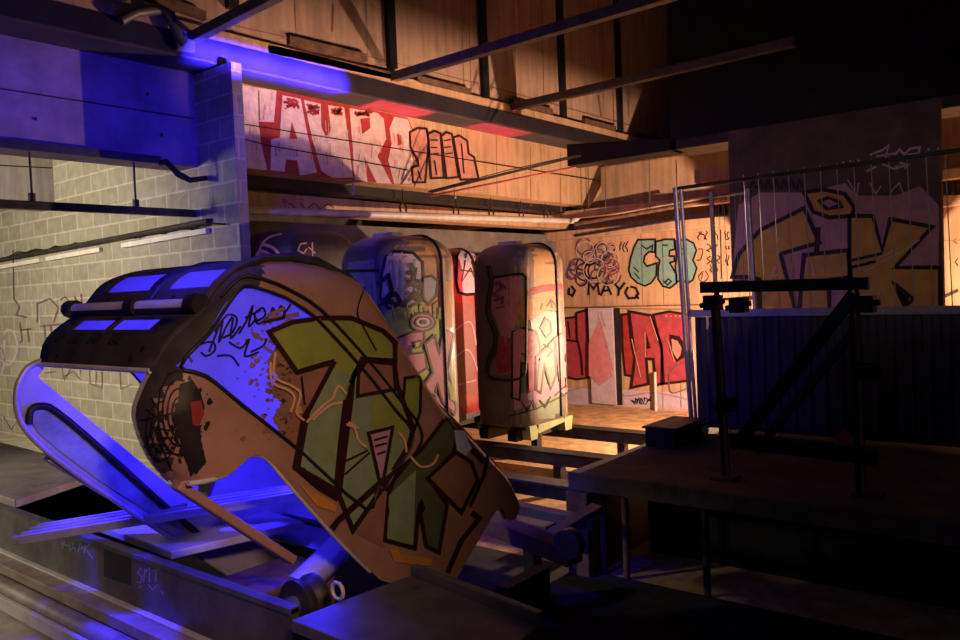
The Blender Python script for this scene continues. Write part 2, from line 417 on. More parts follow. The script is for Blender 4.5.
for (x0, y0, x1, y1) in ((188,114,236,150),(256,128,298,165),(330,142,368,165),(400,152,460,170)):
    for k in range(12): line(mb, WL, Z2([(rnd.uniform(x0, x1), rnd.uniform(y0, y1)), (rnd.uniform(x0, x1), rnd.uniform(y0, y1))]), 2.2, RED, 3)
for (x0, y0, x1, y1) in ((64,95,155,180),(66,190,110,310),(160,240,230,290),(270,180,380,330),(395,180,480,350),(515,180,570,360)):   # thin fill streaks of the roller
    for k in range(14):
        x = rnd.uniform(x0, x1); y = rnd.uniform(y0, y1); line(mb, WL, Z2([(x, y), (x+rnd.uniform(-4, 6), min(y1, y+rnd.uniform(15, 45)))]), rnd.uniform(.6, 1.6), P['lilac'] if k % 2 else P['salmon'], 3)
line(mb, WL, Z2([(114,92),(116,180)]), .8, P['maroon'], 4)
S_ = [[(566,216),(590,204),(616,206),(622,240),(620,280),(612,366),(576,366),(572,322),(592,316),(590,300),(568,262)], [(620,222),(640,212),(658,220),(668,352),(630,354)],
      [(660,228),(676,216),(692,222),(712,350),(676,354)], [(696,232),(714,226),(738,242),(742,280),(758,290),(772,356),(718,358)]]
for s in S_: piece(mb, WL, Z2(s), P['salmon'], P['maroon'], 2.2, 2)
for c in ([(628,240),(650,240)], [(628,262),(648,262)], [(630,282),(652,280)], [(668,242),(688,238)], [(668,262),(690,260)], [(672,282),(694,278)], [(720,250),(728,340)], [(590,330),(600,360)], [(640,300),(646,345)]):
    line(mb, WL, Z2(c), 1.3, P['maroon'], 4)
line(mb, WL, ((241,124), (410,151), (600,181)), 1.0, P['maroon'], 5); line(mb, WL, Z2([(64,236),(150,258),(400,300),(560,330)]), 1.2, P['maroon'], 5)
for x, y in ((424,121),(461,128),(496,135),(530,146),(560,152)): line(mb, WL, ((x, y), (x+1, y+60)), .6, P['brown'], 1)
struct(mb.build('wall_left'), 'concrete girder wall with white letters outlined in red and a salmon tag')

# lintel girder left of the block pier (same line as the lettered girder)
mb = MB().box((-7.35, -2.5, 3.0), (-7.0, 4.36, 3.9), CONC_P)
line(mb, WL, ((-40, 82.5), (0, 88.6), (194, 118.7)), 1.4, P['black'], 1)

for x, y in ((35, 119), (161, 135), (147, 94)): fill(mb, WL, [(x+2*math.cos(t), y+2*math.sin(t)) for t in range(0, 6)], P['black'], 3)
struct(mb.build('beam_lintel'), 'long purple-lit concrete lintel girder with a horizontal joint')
mb = MB().box((-7.6, 4.5, 2.92), (-7.3, 11.9, 3.03), BLACK);  # black strip painting the shade of the recess under the girder
struct(mb.build('trim_5'))
mb = MB().box((-7.95, 4.5, 2.70), (-7.6, 11.9, 2.90), CONC)
rnd = random.Random(2); WS = Plane('x', -7.6, 1, .003)
for c in ([(282,199),(287,209),(284,199),(290,205)], [(290,203),(296,209)], [(300,203),(306,210),(314,203),(320,209),(328,204),(334,208)]): line(mb, WS, c, 1.2, P['dkred'], 1)
struct(mb.build('beam_rear'), 'pale concrete beam running under the lettered girder')
mb = MB().box((-8.3, 4.5, 2.3), (-7.95, 12, 2.62), CONC_D); struct(mb.build('beam_rear_low'))

# block wall, its free end is the pier
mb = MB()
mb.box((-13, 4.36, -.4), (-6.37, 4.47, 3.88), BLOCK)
for i, f in enumerate(mb.f):   # the pier's end face gets the end bond with shade in its colour
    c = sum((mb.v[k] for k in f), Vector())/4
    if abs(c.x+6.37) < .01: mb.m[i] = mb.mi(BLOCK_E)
WK = Plane('y', 4.36, -1, .003)
Zb = lambda p: zz(p, 0, 240, 4.0)
for c in ([(60,240),(80,270),(65,300),(110,310)], [(80,330),(90,400),(80,415)], [(150,250),(150,330)], [(150,255),(200,235),(235,270),(215,330)], [(240,240),(262,228),(280,250)], [(160,345),(260,335)], [(178,340),(182,395)], [(205,345),(210,400)], [(85,360),(125,355)], [(110,355),(118,410)],
          [(300,225),(310,260)], [(325,215),(328,255)]): line(mb, WK, Zb(c), 1.6, P['purple'], 1)
line(mb, WK, Zb([(15,380),(30,360),(55,370),(70,420),(60,470),(30,500),(15,460),(20,400)]), 2.4, P['lilac'], 1, smooth=True)
line(mb, WK, Zb([(-10,450),(10,440),(18,500),(5,540)]), 2.0, P['lilac'], 1)
Zc = lambda p: zz(p, 0, 360, 5.33)
for c in ([(330,30),(345,110),(385,30)], [(340,90),(390,60),(430,105)], [(430,35),(430,80)], [(478,40),(480,125),(545,150),(545,45)], [(640,45),(645,155),(700,130)], [(515,60),(512,130)], [(240,70),(300,60)], [(20,300),(60,370),(90,330)]): line(mb, WK, Zc(c), 1.0, P['purple'], 1)
for c in ([(505,590),(520,545),(545,560)], [(530,600),(560,575),(555,540)], [(540,530),(620,535)]): line(mb, WK, zz(c, 0, 0, 2.99), .8, P['grey'], 1)
struct(mb.build('wall_block'), 'grey concrete block wall whose free end forms the pier beside the lettered girder')
mb = MB().box((-10.5, 1.5, 2.9), (-10.15, 4.36, 3.6), CONC_G); line(mb, Plane('x', -10.15, 1), ((-8, 165), (52, 168)), 1.2, P['black'], 1); struct(mb.build('beam_far'))
mb = MB().box((-13.2, -3, -.4), (-13, 14.2, 7.6), CONC_D); struct(mb.build('wall_far'))
mb = MB().box((-13, 4.5, -.4), (-9.6, 4.6, 2.6), BLACK); struct(mb.build('wall_recess'))

# edge beam and upper wall
mb = MB().box((-7.6, -2.5, 3.9), (-6.6, 13.98, 4.12), mat('beam_dark_paint', (.045, .038, .045), .7, var=.3, scale=3)); struct(mb.build('beam_edge', bevel=.008), 'long edge beam under the upper wall, lit blue at its left')
mb = MB().box((-6.66, -2.5, 4.12), (-6.60, 13.98, 4.23), CONC); struct(mb.build('trim_9', bevel=.006))
mb = MB().box((-6.6, -2.5, 3.925), (-6.59, 13.98, 4.12), mat('beam_flange_paint', (.028, .024, .034), .7, var=.3, scale=3, spec=.08)); struct(mb.build('trim_10'))
WU = Plane('x', -6.66, 1, .004)
mb = MB().box((-7.1, -2.5, 4.12), (-6.66, 13.98, 7.6), CONC_U)
for px in (293, 364, 460, 512, 540, 600, 467): line(mb, WU, ((px, -40), (px+4, 60+(px-290)*.18)), .7, P['brown'], 1)
line(mb, WU, ((120, 0), (240, 27), (330, 47), (480, 84), (640, 128)), 1.0, P['brown'], 1)
for c in ([(333,5),(332,32)], [(598,95),(601,116)]): line(mb, WU, c, 2.2, P['brown'], 1)
struct(mb.build('wall_upper'), 'tall orange-lit upper wall of concrete panels')

# dark upper wall on the right, its beam, and the mural pier
mb = MB().box((-4.55, 9.6, 3.36), (7, 9.9, 7.6), BLACK); struct(mb.build('wall_right'))  # lack of light in the upper right put into the black colour
mb = MB().prism([(-5.75, 9.0, 3.28), (-4.2, 9.0, 3.28), (-4.2, 9.0, 3.42), (-5.75, 9.0, 3.57)], (0, .3, 0), BLACK); mb.box((-4.3, 9.0, 3.28), (5, 9.6, 3.40), DSTEEL); struct(mb.build('beam_steel', bevel=.01), 'dark steel beam running right from the edge beam')
WM = Plane('y', 8.5, -1, .003)
mb = MB().prism([(-3.37, 8.5, 3.3), (-1.36, 8.5, 3.3), (-1.36, 8.5, .35), (-3.13, 8.5, .35), (-3.13, 8.5, 1.62), (-3.37, 8.5, 1.62)], (0, .1, 0), MURALB)
Z6 = lambda p: zz(p, 720, 130, 3.2)
fill(mb, WM, Z6([(125,480),(40,480),(50,330),(60,240),(130,200),(280,200),(400,170),(440,210),(560,210),(640,180),(700,240),(700,580),(128,580)]), P['mauve'], 1)
YEL, BLK = P['yellow'], P['black']
piece(mb, WM, Z6([(40,470),(60,400),(130,320),(270,250),(318,360),(200,395),(195,400),(245,585),(130,585),(126,478),(100,470)]), YEL, BLK, 4.2, 2)
piece(mb, WM, Z6([(270,400),(410,385),(420,470),(350,480),(350,585),(255,585),(262,470)]), YEL, BLK, 4.2, 2)
piece(mb, WM, Z6([(270,200),(330,190),(400,205),(432,250),(420,275),(350,280),(300,262)]), YEL, BLK, 4.2, 2)
fill(mb, WM, Z6([(310,225),(345,212),(385,225),(398,250),(340,258)]), BLK, 5); fill(mb, WM, Z6([(325,232),(350,222),(378,236),(350,248)]), P['mauve'], 6)
piece(mb, WM, Z6([(415,275),(490,275),(520,385),(545,285),(680,310),(560,440),(705,440),(705,585),(600,585),(555,490),(600,530),(590,585),(420,585),(415,470)]), YEL, BLK, 4.2, 2)
for c in ([(410,420),(520,395)], [(420,440),(500,420)], [(560,490),(620,540),(580,580)]): line(mb, WM, Z6(c), 3, BLK, 5)
for c in ([(460,455),(520,420),(600,380),(640,350)], [(470,430),(560,385)], [(410,160),(440,210),(445,170)], [(480,170),(500,205),(515,180)], [(545,200),(575,170),(590,210)], [(180,440),(165,470),(190,460)], [(275,440),(290,415),(305,465)]): line(mb, WM, Z6(c), 1.4, P['lilac'], 5)
for k in range(7): line(mb, WM, Z6([(95+k*25,190),(105+k*25,160),(115+k*25,185)]), 3, BLK, 2)
for c in ([(480,80),(520,65),(540,50),(530,90)], [(500,85),(560,75)], [(560,80),(575,62),(590,78),(610,60),(640,55),(636,75),(600,80)], [(470,132),(500,118)], [(520,110),(560,125),(605,112),(560,118)], [(575,105),(605,112),(590,122)]): line(mb, WM, Z6(c), 2.2, P['lilac'], 3)
for x, y in ((396,104),(418,100),(444,98),(668,62),(698,60)): fill(mb, WM, Z6([(x+4*math.cos(t), y+4*math.sin(t)) for t in range(6)]), P['lilac'], 3)
struct(mb.build('pillar'), 'dark wide pier with yellow black-edged graffiti letters behind the fence')

# platform on the right: deck on a steel frame
mb = MB()
mb.box((-3.2, 4.86, .22), (5, 8.5, .35), WOODF)
mb.box((-3.2, 4.82, -.4), (-3.02, 4.92, .22), RUST)
struct(mb.build('platform', bevel=.01), 'dark boarded platform edge on the right')
mb = MB().box((-2.95, 5.6, -.4), (5, 5.75, .22), BLACK); mb.box((-3.14, 4.95, -.4), (-3.08, 8.45, .22), BLACK); struct(mb.build('wall_platform'))  # left skirting added to keep lamp light from under the deck
for i, (x, m_) in enumerate(((-2.98, RUST), (-2.80, RUST), (-2.2, DSTEEL))):
    mb = MB().tube([(x, 4.97, -.4), (x, 4.97, .22)], .025, m_); struct(mb.build('column', smooth=60))

# ================================================================== UPRIGHT CABINS
def ring(x0, x1, y0, y1, r, z, n=7):
    out = []
    for cx, cy, a0 in ((x1-r, y0+r, -90), (x1-r, y1-r, 0), (x0+r, y1-r, 90), (x0+r, y0+r, 180)):
        for k in range(n):
            a = R_(a0+90*k/(n-1)); out.append((cx+r*math.cos(a), cy+r*math.sin(a), z))
    return out
def cabin_body(x0, x1, y0, y1, zb, zt, r=.22, Rt=.24, m_=None):
    mb = MB(); rings = []
    for z in [zb, zb+.03]+[zb+.03+(zt-Rt-zb-.03)*k/14 for k in range(1, 15)]: rings.append(ring(x0, x1, y0, y1, r, z))
    rings[0] = ring(x0+.03, x1-.03, y0+.03, y1-.03, r-.02, zb)
    for k in range(1, 9):
        a = math.pi/2*k/8; ins = Rt*(1-math.cos(a))
        rings.append(ring(x0+ins, x1-ins, y0+ins, y1-ins, max(.06, r-ins*.5), zt-Rt+Rt*math.sin(a)))
    n = len(rings[0]); vs = [p for g in rings for p in g]; fs = []
    for i in range(len(rings)-1):
        for k in range(n): fs.append((i*n+k, i*n+(k+1) % n, (i+1)*n+(k+1) % n, (i+1)*n+k))
    fs.append(tuple(range(n-1, -1, -1))); fs.append(tuple((len(rings)-1)*n+k for k in range(n)))
    mb.add(vs, fs, m_ or CABW); return mb
def roof_path(x0, x1, y, zb, zt, Rt, off):
    pts = [(x1+off, y, zb+.02*k) for k in (0, 1)]+[(x1+off, y, zb+(zt-Rt-zb)*k/6) for k in range(1, 7)]
    for k in range(1, 9):
        a = math.pi/2*k/8; pts.append((x1-Rt+(Rt+off)*math.cos(a), y, zt-Rt+(Rt+off)*math.sin(a)))
    for k in range(0, 9):
        a = math.pi/2*(1-k/8); pts.append((x0+Rt-(Rt+off)*math.cos(a), y, zt-Rt+(Rt+off)*math.sin(a)))
    pts.append((x0-off, y, zb)); return pts
def cabin(label, box, paintjob, window=None, pane_m=None, seam=True, skirt=GREEN, body_m=None, gasket=None):
    x0, x1, y0, y1, zb, zt = box
    t = thing('cabin', label, 'cabin', ((x0+x1)/2, (y0+y1)/2, .04), 'cabins queued on the track')
    mb = cabin_body(*box, m_=body_m); sk = Skin([mb]); paintjob(mb, sk)
    mb.build('body', t, 50)
    if window:
        w = MB(); fill(w, sk, window, pane_m or DGLASS, 4); wo = w.build('window', t, 60)
        pts = [sk.at(x, y, 6) for x, y in catmull(window, True, 2)]; pts = [p for p in pts if p is not None]
        ORG[wo.name] = ORG[t.name]
        MB().tube(pts, .018, RUBBER, 6, closed=True).build('gasket', wo, 60)
    if seam: MB().tube(roof_path(x0, x1, y1-.30, zb+.05, zt, .24, .004), .016, RUBBER, 6).build('seam_strip', t, 60)
    # underframe: sill, two corner feet each side and wheels
    MB().box((x0+.06, y0+.06, zb-.02), (x1-.06, y1-.06, zb), DSTEEL).build('underframe', t)
    for (xa, xb) in ((x1-.16, x1-.01), (x0+.01, x0+.16)):
        for ya, yb in ((y0+.08, y0+.25), (y1-.22, y1-.04)):
            MB().prism([(xa, ya, zb+.02), (xa, yb, zb+.02), (xa, yb-.03, zb-.135), (xa, ya+.02, zb-.135)], (xb-xa, 0, 0), skirt).build('foot', t)
    MB().prism([(x1-.03, y0+.2, zb+.03), (x1-.03, y1-.2, zb+.03), (x1-.03, y1-.22, zb-.03), (x1-.03, y0+.25, zb-.08)], (.02, 0, 0), skirt).build('skirt', t)
    for xa in (x0+.12, x1-.24): MB().box((xa, y0-.02, .04), (xa+.12, y1+.02, .16), BLACK).build('slider', t)
    if seam: MB().box(((x0+x1)/2-.12, y0+.28, zt-.01), ((x0+x1)/2+.12, y0+.42, zt+.03), PALE).build('roof_bracket', t, bevel=.006)
    return t

Q = lambda p: zz(p, 320, 220, 2.78)
def paint2(mb, sk):
    fill(mb, sk, Q([(180,260),(230,230),(300,235),(372,200),(378,620),(160,620)]), P['lime'], 1)
    fill(mb, sk, Q([(60,120),(150,110),(160,240),(60,240)]), P['grey'], 1)
    fill(mb, sk, Q([(225,52),(300,60),(345,85),(372,130),(376,260),(200,262),(190,100)]), P['tan'], 1)  # lighter upper side paints the warm light over the darkened body
    fill(mb, sk, Q([(335,170),(365,170),(368,300),(335,300)]), P['orange'], 2)
    piece(mb, sk, Q([(172,150),(182,105),(205,88),(258,92),(284,118),(286,160),(270,195),(280,225),(250,240),(215,235),(190,245),(168,215)]), P['lilac'], P['black'], 3, 2)
    piece(mb, sk, Q([(285,160),(310,155),(328,170),(322,210),(300,235),(285,215)]), P['grey'], P['black'], 2.4, 2)
    for x in (205, 222, 262): line(mb, sk, Q([(x,110),(x+2,215)]), 2.2, P['teal'], 4)
    for c in ([(240,150),(262,140),(258,175),(236,190),(250,170)], [(236,165),(280,172)], [(248,178),(285,190)], [(250,120),(262,150)], [(160,180),(190,155),(200,200),(170,235),(205,225)], [(180,215),(215,240)], [(190,215),(210,205),(222,225),(204,240)], [(225,240),(262,205),(272,225)], [(240,200),(262,220)]):
        line(mb, sk, Q(c), 4.2, P['black'], 5)
    line(mb, sk, Q([(72,162),(76,142),(165,140)]), 3, P['black'], 5); line(mb, sk, Q([(118,165),(125,215),(140,240)]), 4, P['white'], 4)
    for k in range(12):
        x = 205+k*12; line(mb, sk, Q([(x+6,268+abs(k-6)*2),(x-4+k,236+(k % 3)*8)]), 1.4, P['olive'] if k % 2 else P['lime'], 6)
    el = lambda a, b: Q([(284+a*math.cos(t*.524), 284+b*math.sin(t*.524)) for t in range(12)])
    piece(mb, sk, el(34, 25), P['pink'], P['maroon'], 2, 7); piece(mb, sk, el(22, 15), P['white'], P['maroon'], 1.4, 9); fill(mb, sk, el(9, 7), P['maroon'], 12, 4)
    piece(mb, sk, Q([(205,332),(252,312),(288,308),(290,345),(250,352),(252,372),(292,368),(298,410),(262,432),(240,400),(215,372)]), P['pink'], P['maroon'], 2.2, 3)
    piece(mb, sk, Q([(290,345),(318,320),(330,372),(345,305),(370,318),(352,420),(378,520),(372,540),(338,505),(325,455),(312,500),(285,520),(280,470),(312,425)]), P['pink'], P['maroon'], 2.2, 5)
    piece(mb, sk, Q([(285,520),(312,480),(340,505),(360,540),(352,600),(300,620),(275,600)]), P['pink'], P['maroon'], 2, 3)
    for c in ([(285,500),(310,480),(330,510),(312,540)], [(290,520),(310,500),(325,520)]): line(mb, sk, Q(c), 1.4, P['mauve'], 8, smooth=True)
    piece(mb, sk, Q([(262,340),(282,335),(276,352),(262,358)]), P['lime'], P['maroon'], 1.2, 6)
    fill(mb, sk, Q([(350,440),(372,470),(378,505),(360,500)]), P['lime'], 7)
cabin('tall rounded cabin with white and pink graffiti behind the tipped cabin', (-5.42, -4.70, 4.62, 5.55, .18, 2.2), paint2)

def paint3(mb, sk):
    fill(mb, sk, Q([(560,70),(620,70),(668,95),(692,140),(692,262),(545,262),(540,110)]), P['tan'], 1)  # warm-lit upper face put into the colour
    fill(mb, sk, Q([(540,250),(690,240),(690,580),(530,600)]), P['sage'], 1)
    fill(mb, sk, Q([(582,268),(640,250),(690,262),(690,330),(640,300),(590,312)]), P['teal'], 2)
    fill(mb, sk, Q([(545,230),(600,215),(690,210),(690,262),(630,252),(575,282),(545,290)]), P['orange'], 2)
    fill(mb, sk, Q([(572,195),(620,180),(682,176),(682,192),(620,200),(578,212)]), P['red'], 3)
    for c in ([(630,240),(640,225),(645,245)], [(640,220),(660,245)], [(612,250),(618,232)]): line(mb, sk, Q(c), 1.2, P['maroon'], 4)
    piece(mb, sk, Q([(535,310),(565,300),(600,310),(612,350),(600,470),(578,480),(575,400),(560,395),(555,500),(535,495)]), P['pink'], P['maroon'], 2, 4)
    piece(mb, sk, Q([(612,300),(625,272),(640,285),(642,312),(628,325)]), P['pink'], P['maroon'], 1.8, 4); fill(mb, sk, Q([(620,300),(628,288),(634,300),(628,310)]), P['lime'], 6)
    piece(mb, sk, Q([(600,380),(625,360),(650,330),(655,430),(640,470),(622,400),(612,480),(598,470)]), P['salmon'], P['maroon'], 1.8, 5)
    piece(mb, sk, Q([(652,330),(690,300),(690,460),(668,470),(660,400)]), P['pink'], P['maroon'], 1.8, 5)
    for c in ([(612,365),(634,350)], [(622,345),(645,362),(630,380)], [(560,370),(575,380)]): line(mb, sk, Q(c), 1.2, P['maroon'], 7)
    fill(mb, sk, Q([(540,490),(690,440),(690,480),(620,500),(540,530)]), P['mauve'], 3)
    for c in ([(560,505),(575,530),(590,500),(600,525)], [(610,500),(625,520),(640,490)], [(650,490),(665,475),(680,490)]): line(mb, sk, Q(c), 1.2, P['maroon'], 6)
    line(mb, sk, Q([(528,545),(600,525),(690,480)]), 1.2, P['black'], 6)
    fill(mb, sk, Q([(470,160),(535,155),(538,300),(500,310),(480,240)]), P['pink'], 1)
    for c in ([(482,182),(500,172),(505,190),(485,205)], [(485,225),(510,215),(508,235)], [(505,178),(520,190)], [(490,245),(515,240)]): line(mb, sk, Q(c), 2.0, P['purple'], 7)
win3 = Q([(474,170),(480,158),(555,150),(568,158),(572,200),(572,380),(562,428),(540,440),(480,438),(470,425),(466,395),(488,370),(480,300),(470,260)])
cabin('tall rounded cabin with dark framed pink window and pink graffiti, nearest the back wall', (-5.80, -5.05, 6.9, 7.88, .18, 2.2), paint3, window=None)
c3 = bpy.data.objects['cabin.001']
b3 = Skin([cabin_body(-5.80, -5.05, 6.9, 7.88, .18, 2.2)])
w = MB(); fill(w, b3, Q([(480,165),(555,158),(558,200),(540,300),(545,420),(500,432),(482,400),(505,360),(500,300),(478,250)]), P['pink'], 2)
fill(w, b3, Q([(500,320),(530,330),(535,420),(500,430),(488,400)]), P['crimson'], 3)
for c in ([(482,182),(500,172),(505,190),(485,205)], [(485,225),(510,215),(508,235)], [(505,178),(520,190)], [(490,245),(515,240)], [(480,205),(498,215)]): line(w, b3, Q(c), 2.0, P['purple'], 5)
wo = w.build('window', c3, 60)
pts = [b3.at(x, y, 5) for x, y in catmull(Q([(472,162),(550,150),(568,156),(572,180),(572,390),(566,430),(540,444),(486,442),(468,430)]), False, 3)]
MB().tube([p for p in pts if p is not None], .014, RUBBER, 6).build('window_gasket', c3, 60)
pts = [b3.at(x, y, 5) for x, y in catmull(Q([(470,128),(478,170),(472,210),(468,260),(488,310),(486,360),(470,395),(468,425)]), False, 3)]
MB().tube([p for p in pts if p is not None], .03, RUBBER, 8).build('door_seal', c3, 60)

def paint4(mb, sk):
    Z = lambda p: zz(p, 230, 180, 6.4)
    for c in ([(170,515),(180,470),(210,455),(260,480),(290,515)], [(195,515),(205,480),(240,490),(262,515)], [(215,415),(270,430),(310,470),(335,515)]): line(mb, sk, Z(c), 3.0, P['peach'], 2, smooth=True)
    line(mb, sk, Z([(185,460),(215,400),(260,365),(330,345)]), 2.0, P['peach'], 2, smooth=True)
    for c in ([(490,405),(450,410),(435,450),(470,470),(490,440)], [(525,400),(527,510)], [(500,430),(545,470)]): line(mb, sk, Z(c), 1.4, P['peach'], 3)
cabin('dark cabin with pale swirls between the block pier and the white-lettered cabin', (-7.0, -6.05, 4.62, 5.6, .18, 2.36), paint4, seam=False, skirt=DSTEEL, body_m=mat('cabin_dark_paint', (.035, .028, .026), .5, 0, var=.5))  # neighbours' shadow on this cabin put into its near-black body colour

def paint5(mb, sk):
    fill(mb, sk, [(430, 300), (490, 305), (490, 395), (430, 395)], P['dkred'], 1)
    for c in ([(455,330),(470,322),(476,345)], [(452,360),(468,350),(478,372)], [(456,385),(476,380)]): line(mb, sk, c, 1.5, P['mauve'], 3, smooth=True)
win5 = [(459,247),(476,246),(479,262),(479,288),(474,294),(458,292),(456,270)]
RC = mat('cabin_red_paint', (.30, .035, .03), .4, 0, var=.3)  # red light on the cabin put into its body colour
cabin('red cabin with a star-marked window in the gap between two tall cabins', (-7.4, -6.30, 6.92, 7.95, .18, 2.22), paint5, window=win5, pane_m=P['lilac'], skirt=DSTEEL, body_m=RC)
c5 = bpy.data.objects['cabin.003']; b5 = Skin([cabin_body(-7.4, -6.30, 6.92, 7.95, .18, 2.22)])
w = MB()
for c in ([(467,248),(461,282),(470,268),(476,284),(469,250)], [(460,270),(474,272)]): line(w, b5, c, 1.4, P['black'], 6)
w.build('window_star', c5)

# ================================================================== THE TIPPED CABIN
XF, WID = -2.30, 1.05
xm = XF-WID/2
def yz(px, py, x=XF): p = on(px, py, 'x', x); return (p.y, p.z)
rim_px = [(172,484,-2.42,.12),(150,456,-2.44,.14),(136,416,-2.44,.14),(142,388,-2.44,.13),(151,371,-2.42,.11),(172,340,-2.37,.07),(208,306,-2.37,.07),(232,274,-2.37,.08),(266,260,-2.40,.12),(310,263,-2.40,.13),
          (340,272,-2.40,.12),(362,286,-2.37,.10),(392,325,-2.34,.08),(410,352,-2.33,.08),(426,378,-2.33,.08),(446,408,-2.33,.08),(468,430,-2.33,.08),(490,454,-2.33,.08),(508,474,-2.33,.08),(519,498,-2.33,.07)]
rim = [(*yz(a, b, c), r) for a, b, c, r in rim_px]
def resample(pts, sub=4):
    out = []
    n = len(pts)
    for i in range(n-1):
        p0 = pts[max(i-1, 0)]; p1 = pts[i]; p2 = pts[i+1]; p3 = pts[min(i+2, n-1)]
        for k in range(sub):
            t = k/sub; out.append(tuple(.5*(2*p1[a]+(-p0[a]+p2[a])*t+(2*p0[a]-5*p1[a]+4*p2[a]-p3[a])*t*t+(-p0[a]+3*p1[a]-3*p2[a]+p3[a])*t**3) for a in range(3)))
    out.append(pts[-1]); return out
rimS = resample(rim)
jag = [(516,519),(508,521),(502,508),(495,512),(486,528),(472,552),(456,580),(440,592),(400,586),(380,580)]
doorway = [(372,572),(340,540),(300,495),(274,464),(264,456),(253,455),(243,462),(232,472),(220,478),(206,482),(190,484)]
outF = [(p[0], p[1]) for p in rimS]+[yz(*p) for p in jag]+[yz(*p) for p in doorway]
winpx = [(181,366),(207,335),(230,302),(243,288),(258,289),(285,299),(315,319),(360,367),(395,411),(408,426),(412,440),(404,456),(396,466),(377,487),(364,508),(300,452),(240,404),(205,376)]
winF = [yz(*p) for p in winpx]
def xdrop(y, z):
    best = 1e9; rr = .1
    for i in range(len(rimS)-1):
        a = rimS[i]; b = rimS[i+1]; ux, uy = b[0]-a[0], b[1]-a[1]; l2 = ux*ux+uy*uy
        t = max(0, min(1, ((y-a[0])*ux+(z-a[1])*uy)/l2)); d = math.hypot(y-a[0]-ux*t, z-a[1]-uy*t)
        if d < best: best = d; rr = a[2]+(b[2]-a[2])*t
    if best >= rr: return 0.0
    return rr-math.sqrt(max(0, rr*rr-(rr-best)**2))
def sheet(loops, step=.045, fn=None):
    """flat outline (with holes) in the y-z plane, finely cut, pressed to shape"""
    bm = bmesh.new(); es = []
    for lp in loops:
        vv = [bm.verts.new((y, z, 0)) for y, z in lp]
        es += [bm.edges.new((vv[i], vv[(i+1) % len(vv)])) for i in range(len(vv))]
    bmesh.ops.triangle_fill(bm, use_beauty=True, use_dissolve=False, edges=es)
    for ax in (0, 1):
        lo = min(p[ax] for p in loops[0]); hi = max(p[ax] for p in loops[0]); c = lo+step
        while c < hi:
            g = list(bm.verts)+list(bm.edges)+list(bm.faces)
            bmesh.ops.bisect_plane(bm, geom=g, plane_co=(c,0,0) if ax == 0 else (0,c,0), plane_no=(1,0,0) if ax == 0 else (0,1,0)); c += step
    bmesh.ops.remove_doubles(bm, verts=bm.verts, dist=.0008); bm.verts.index_update()
    vs = [(v.co.x, v.co.y) for v in bm.verts]; fs = [[v.index for v in f.verts] for f in bm.faces]; bm.free()
    return vs, fs
tc_ = thing('cabin', 'large tipped graffiti-covered cabin lit blue inside, nearest the camera', 'cabin', (-2.8, 2.1, .45))
vsF, fsF = sheet([outF, winF], .024); vsW, fsW = sheet([winF])
drF = [xdrop(*v) for v in vsF]; drW = [xdrop(*v) for v in vsW]
side = MB(); side.add([(XF-d, v[0], v[1]) for v, d in zip(vsF, drF)], fsF, CABF)
def toyz(pts): return [yz(*p) for p in pts]
band = toyz([(100,402),(120,360),(164,330),(200,285),(234,240),(262,225),(274,266),(258,286),(240,300),(214,338),(190,370),(176,386),(166,410),(171,442),(187,472),(178,500),(130,480),(100,440)])   # bare dark metal round the roof end
def inpoly(p, q):
    c = False
    for i in range(len(q)):
        a, b = q[i], q[i-1]
        if (a[1] > p[1]) != (b[1] > p[1]) and p[0] < (b[0]-a[0])*(p[1]-a[1])/(b[1]-a[1])+a[0]: c = not c
    return c
kd = side.mi(CABD)
for i_, f_ in enumerate(side.f):
    if inpoly((sum(vsF[k][0] for k in f_)/len(f_), sum(vsF[k][1] for k in f_)/len(f_)), band): side.m[i_] = kd
pane = MB(); pane.add([(XF-d-.004, v[0], v[1]) for v, d in zip(vsW, drW)], fsW, GLASSP)
SK = Skin([side, pane], .0016)
k_ = lambda pts: pts
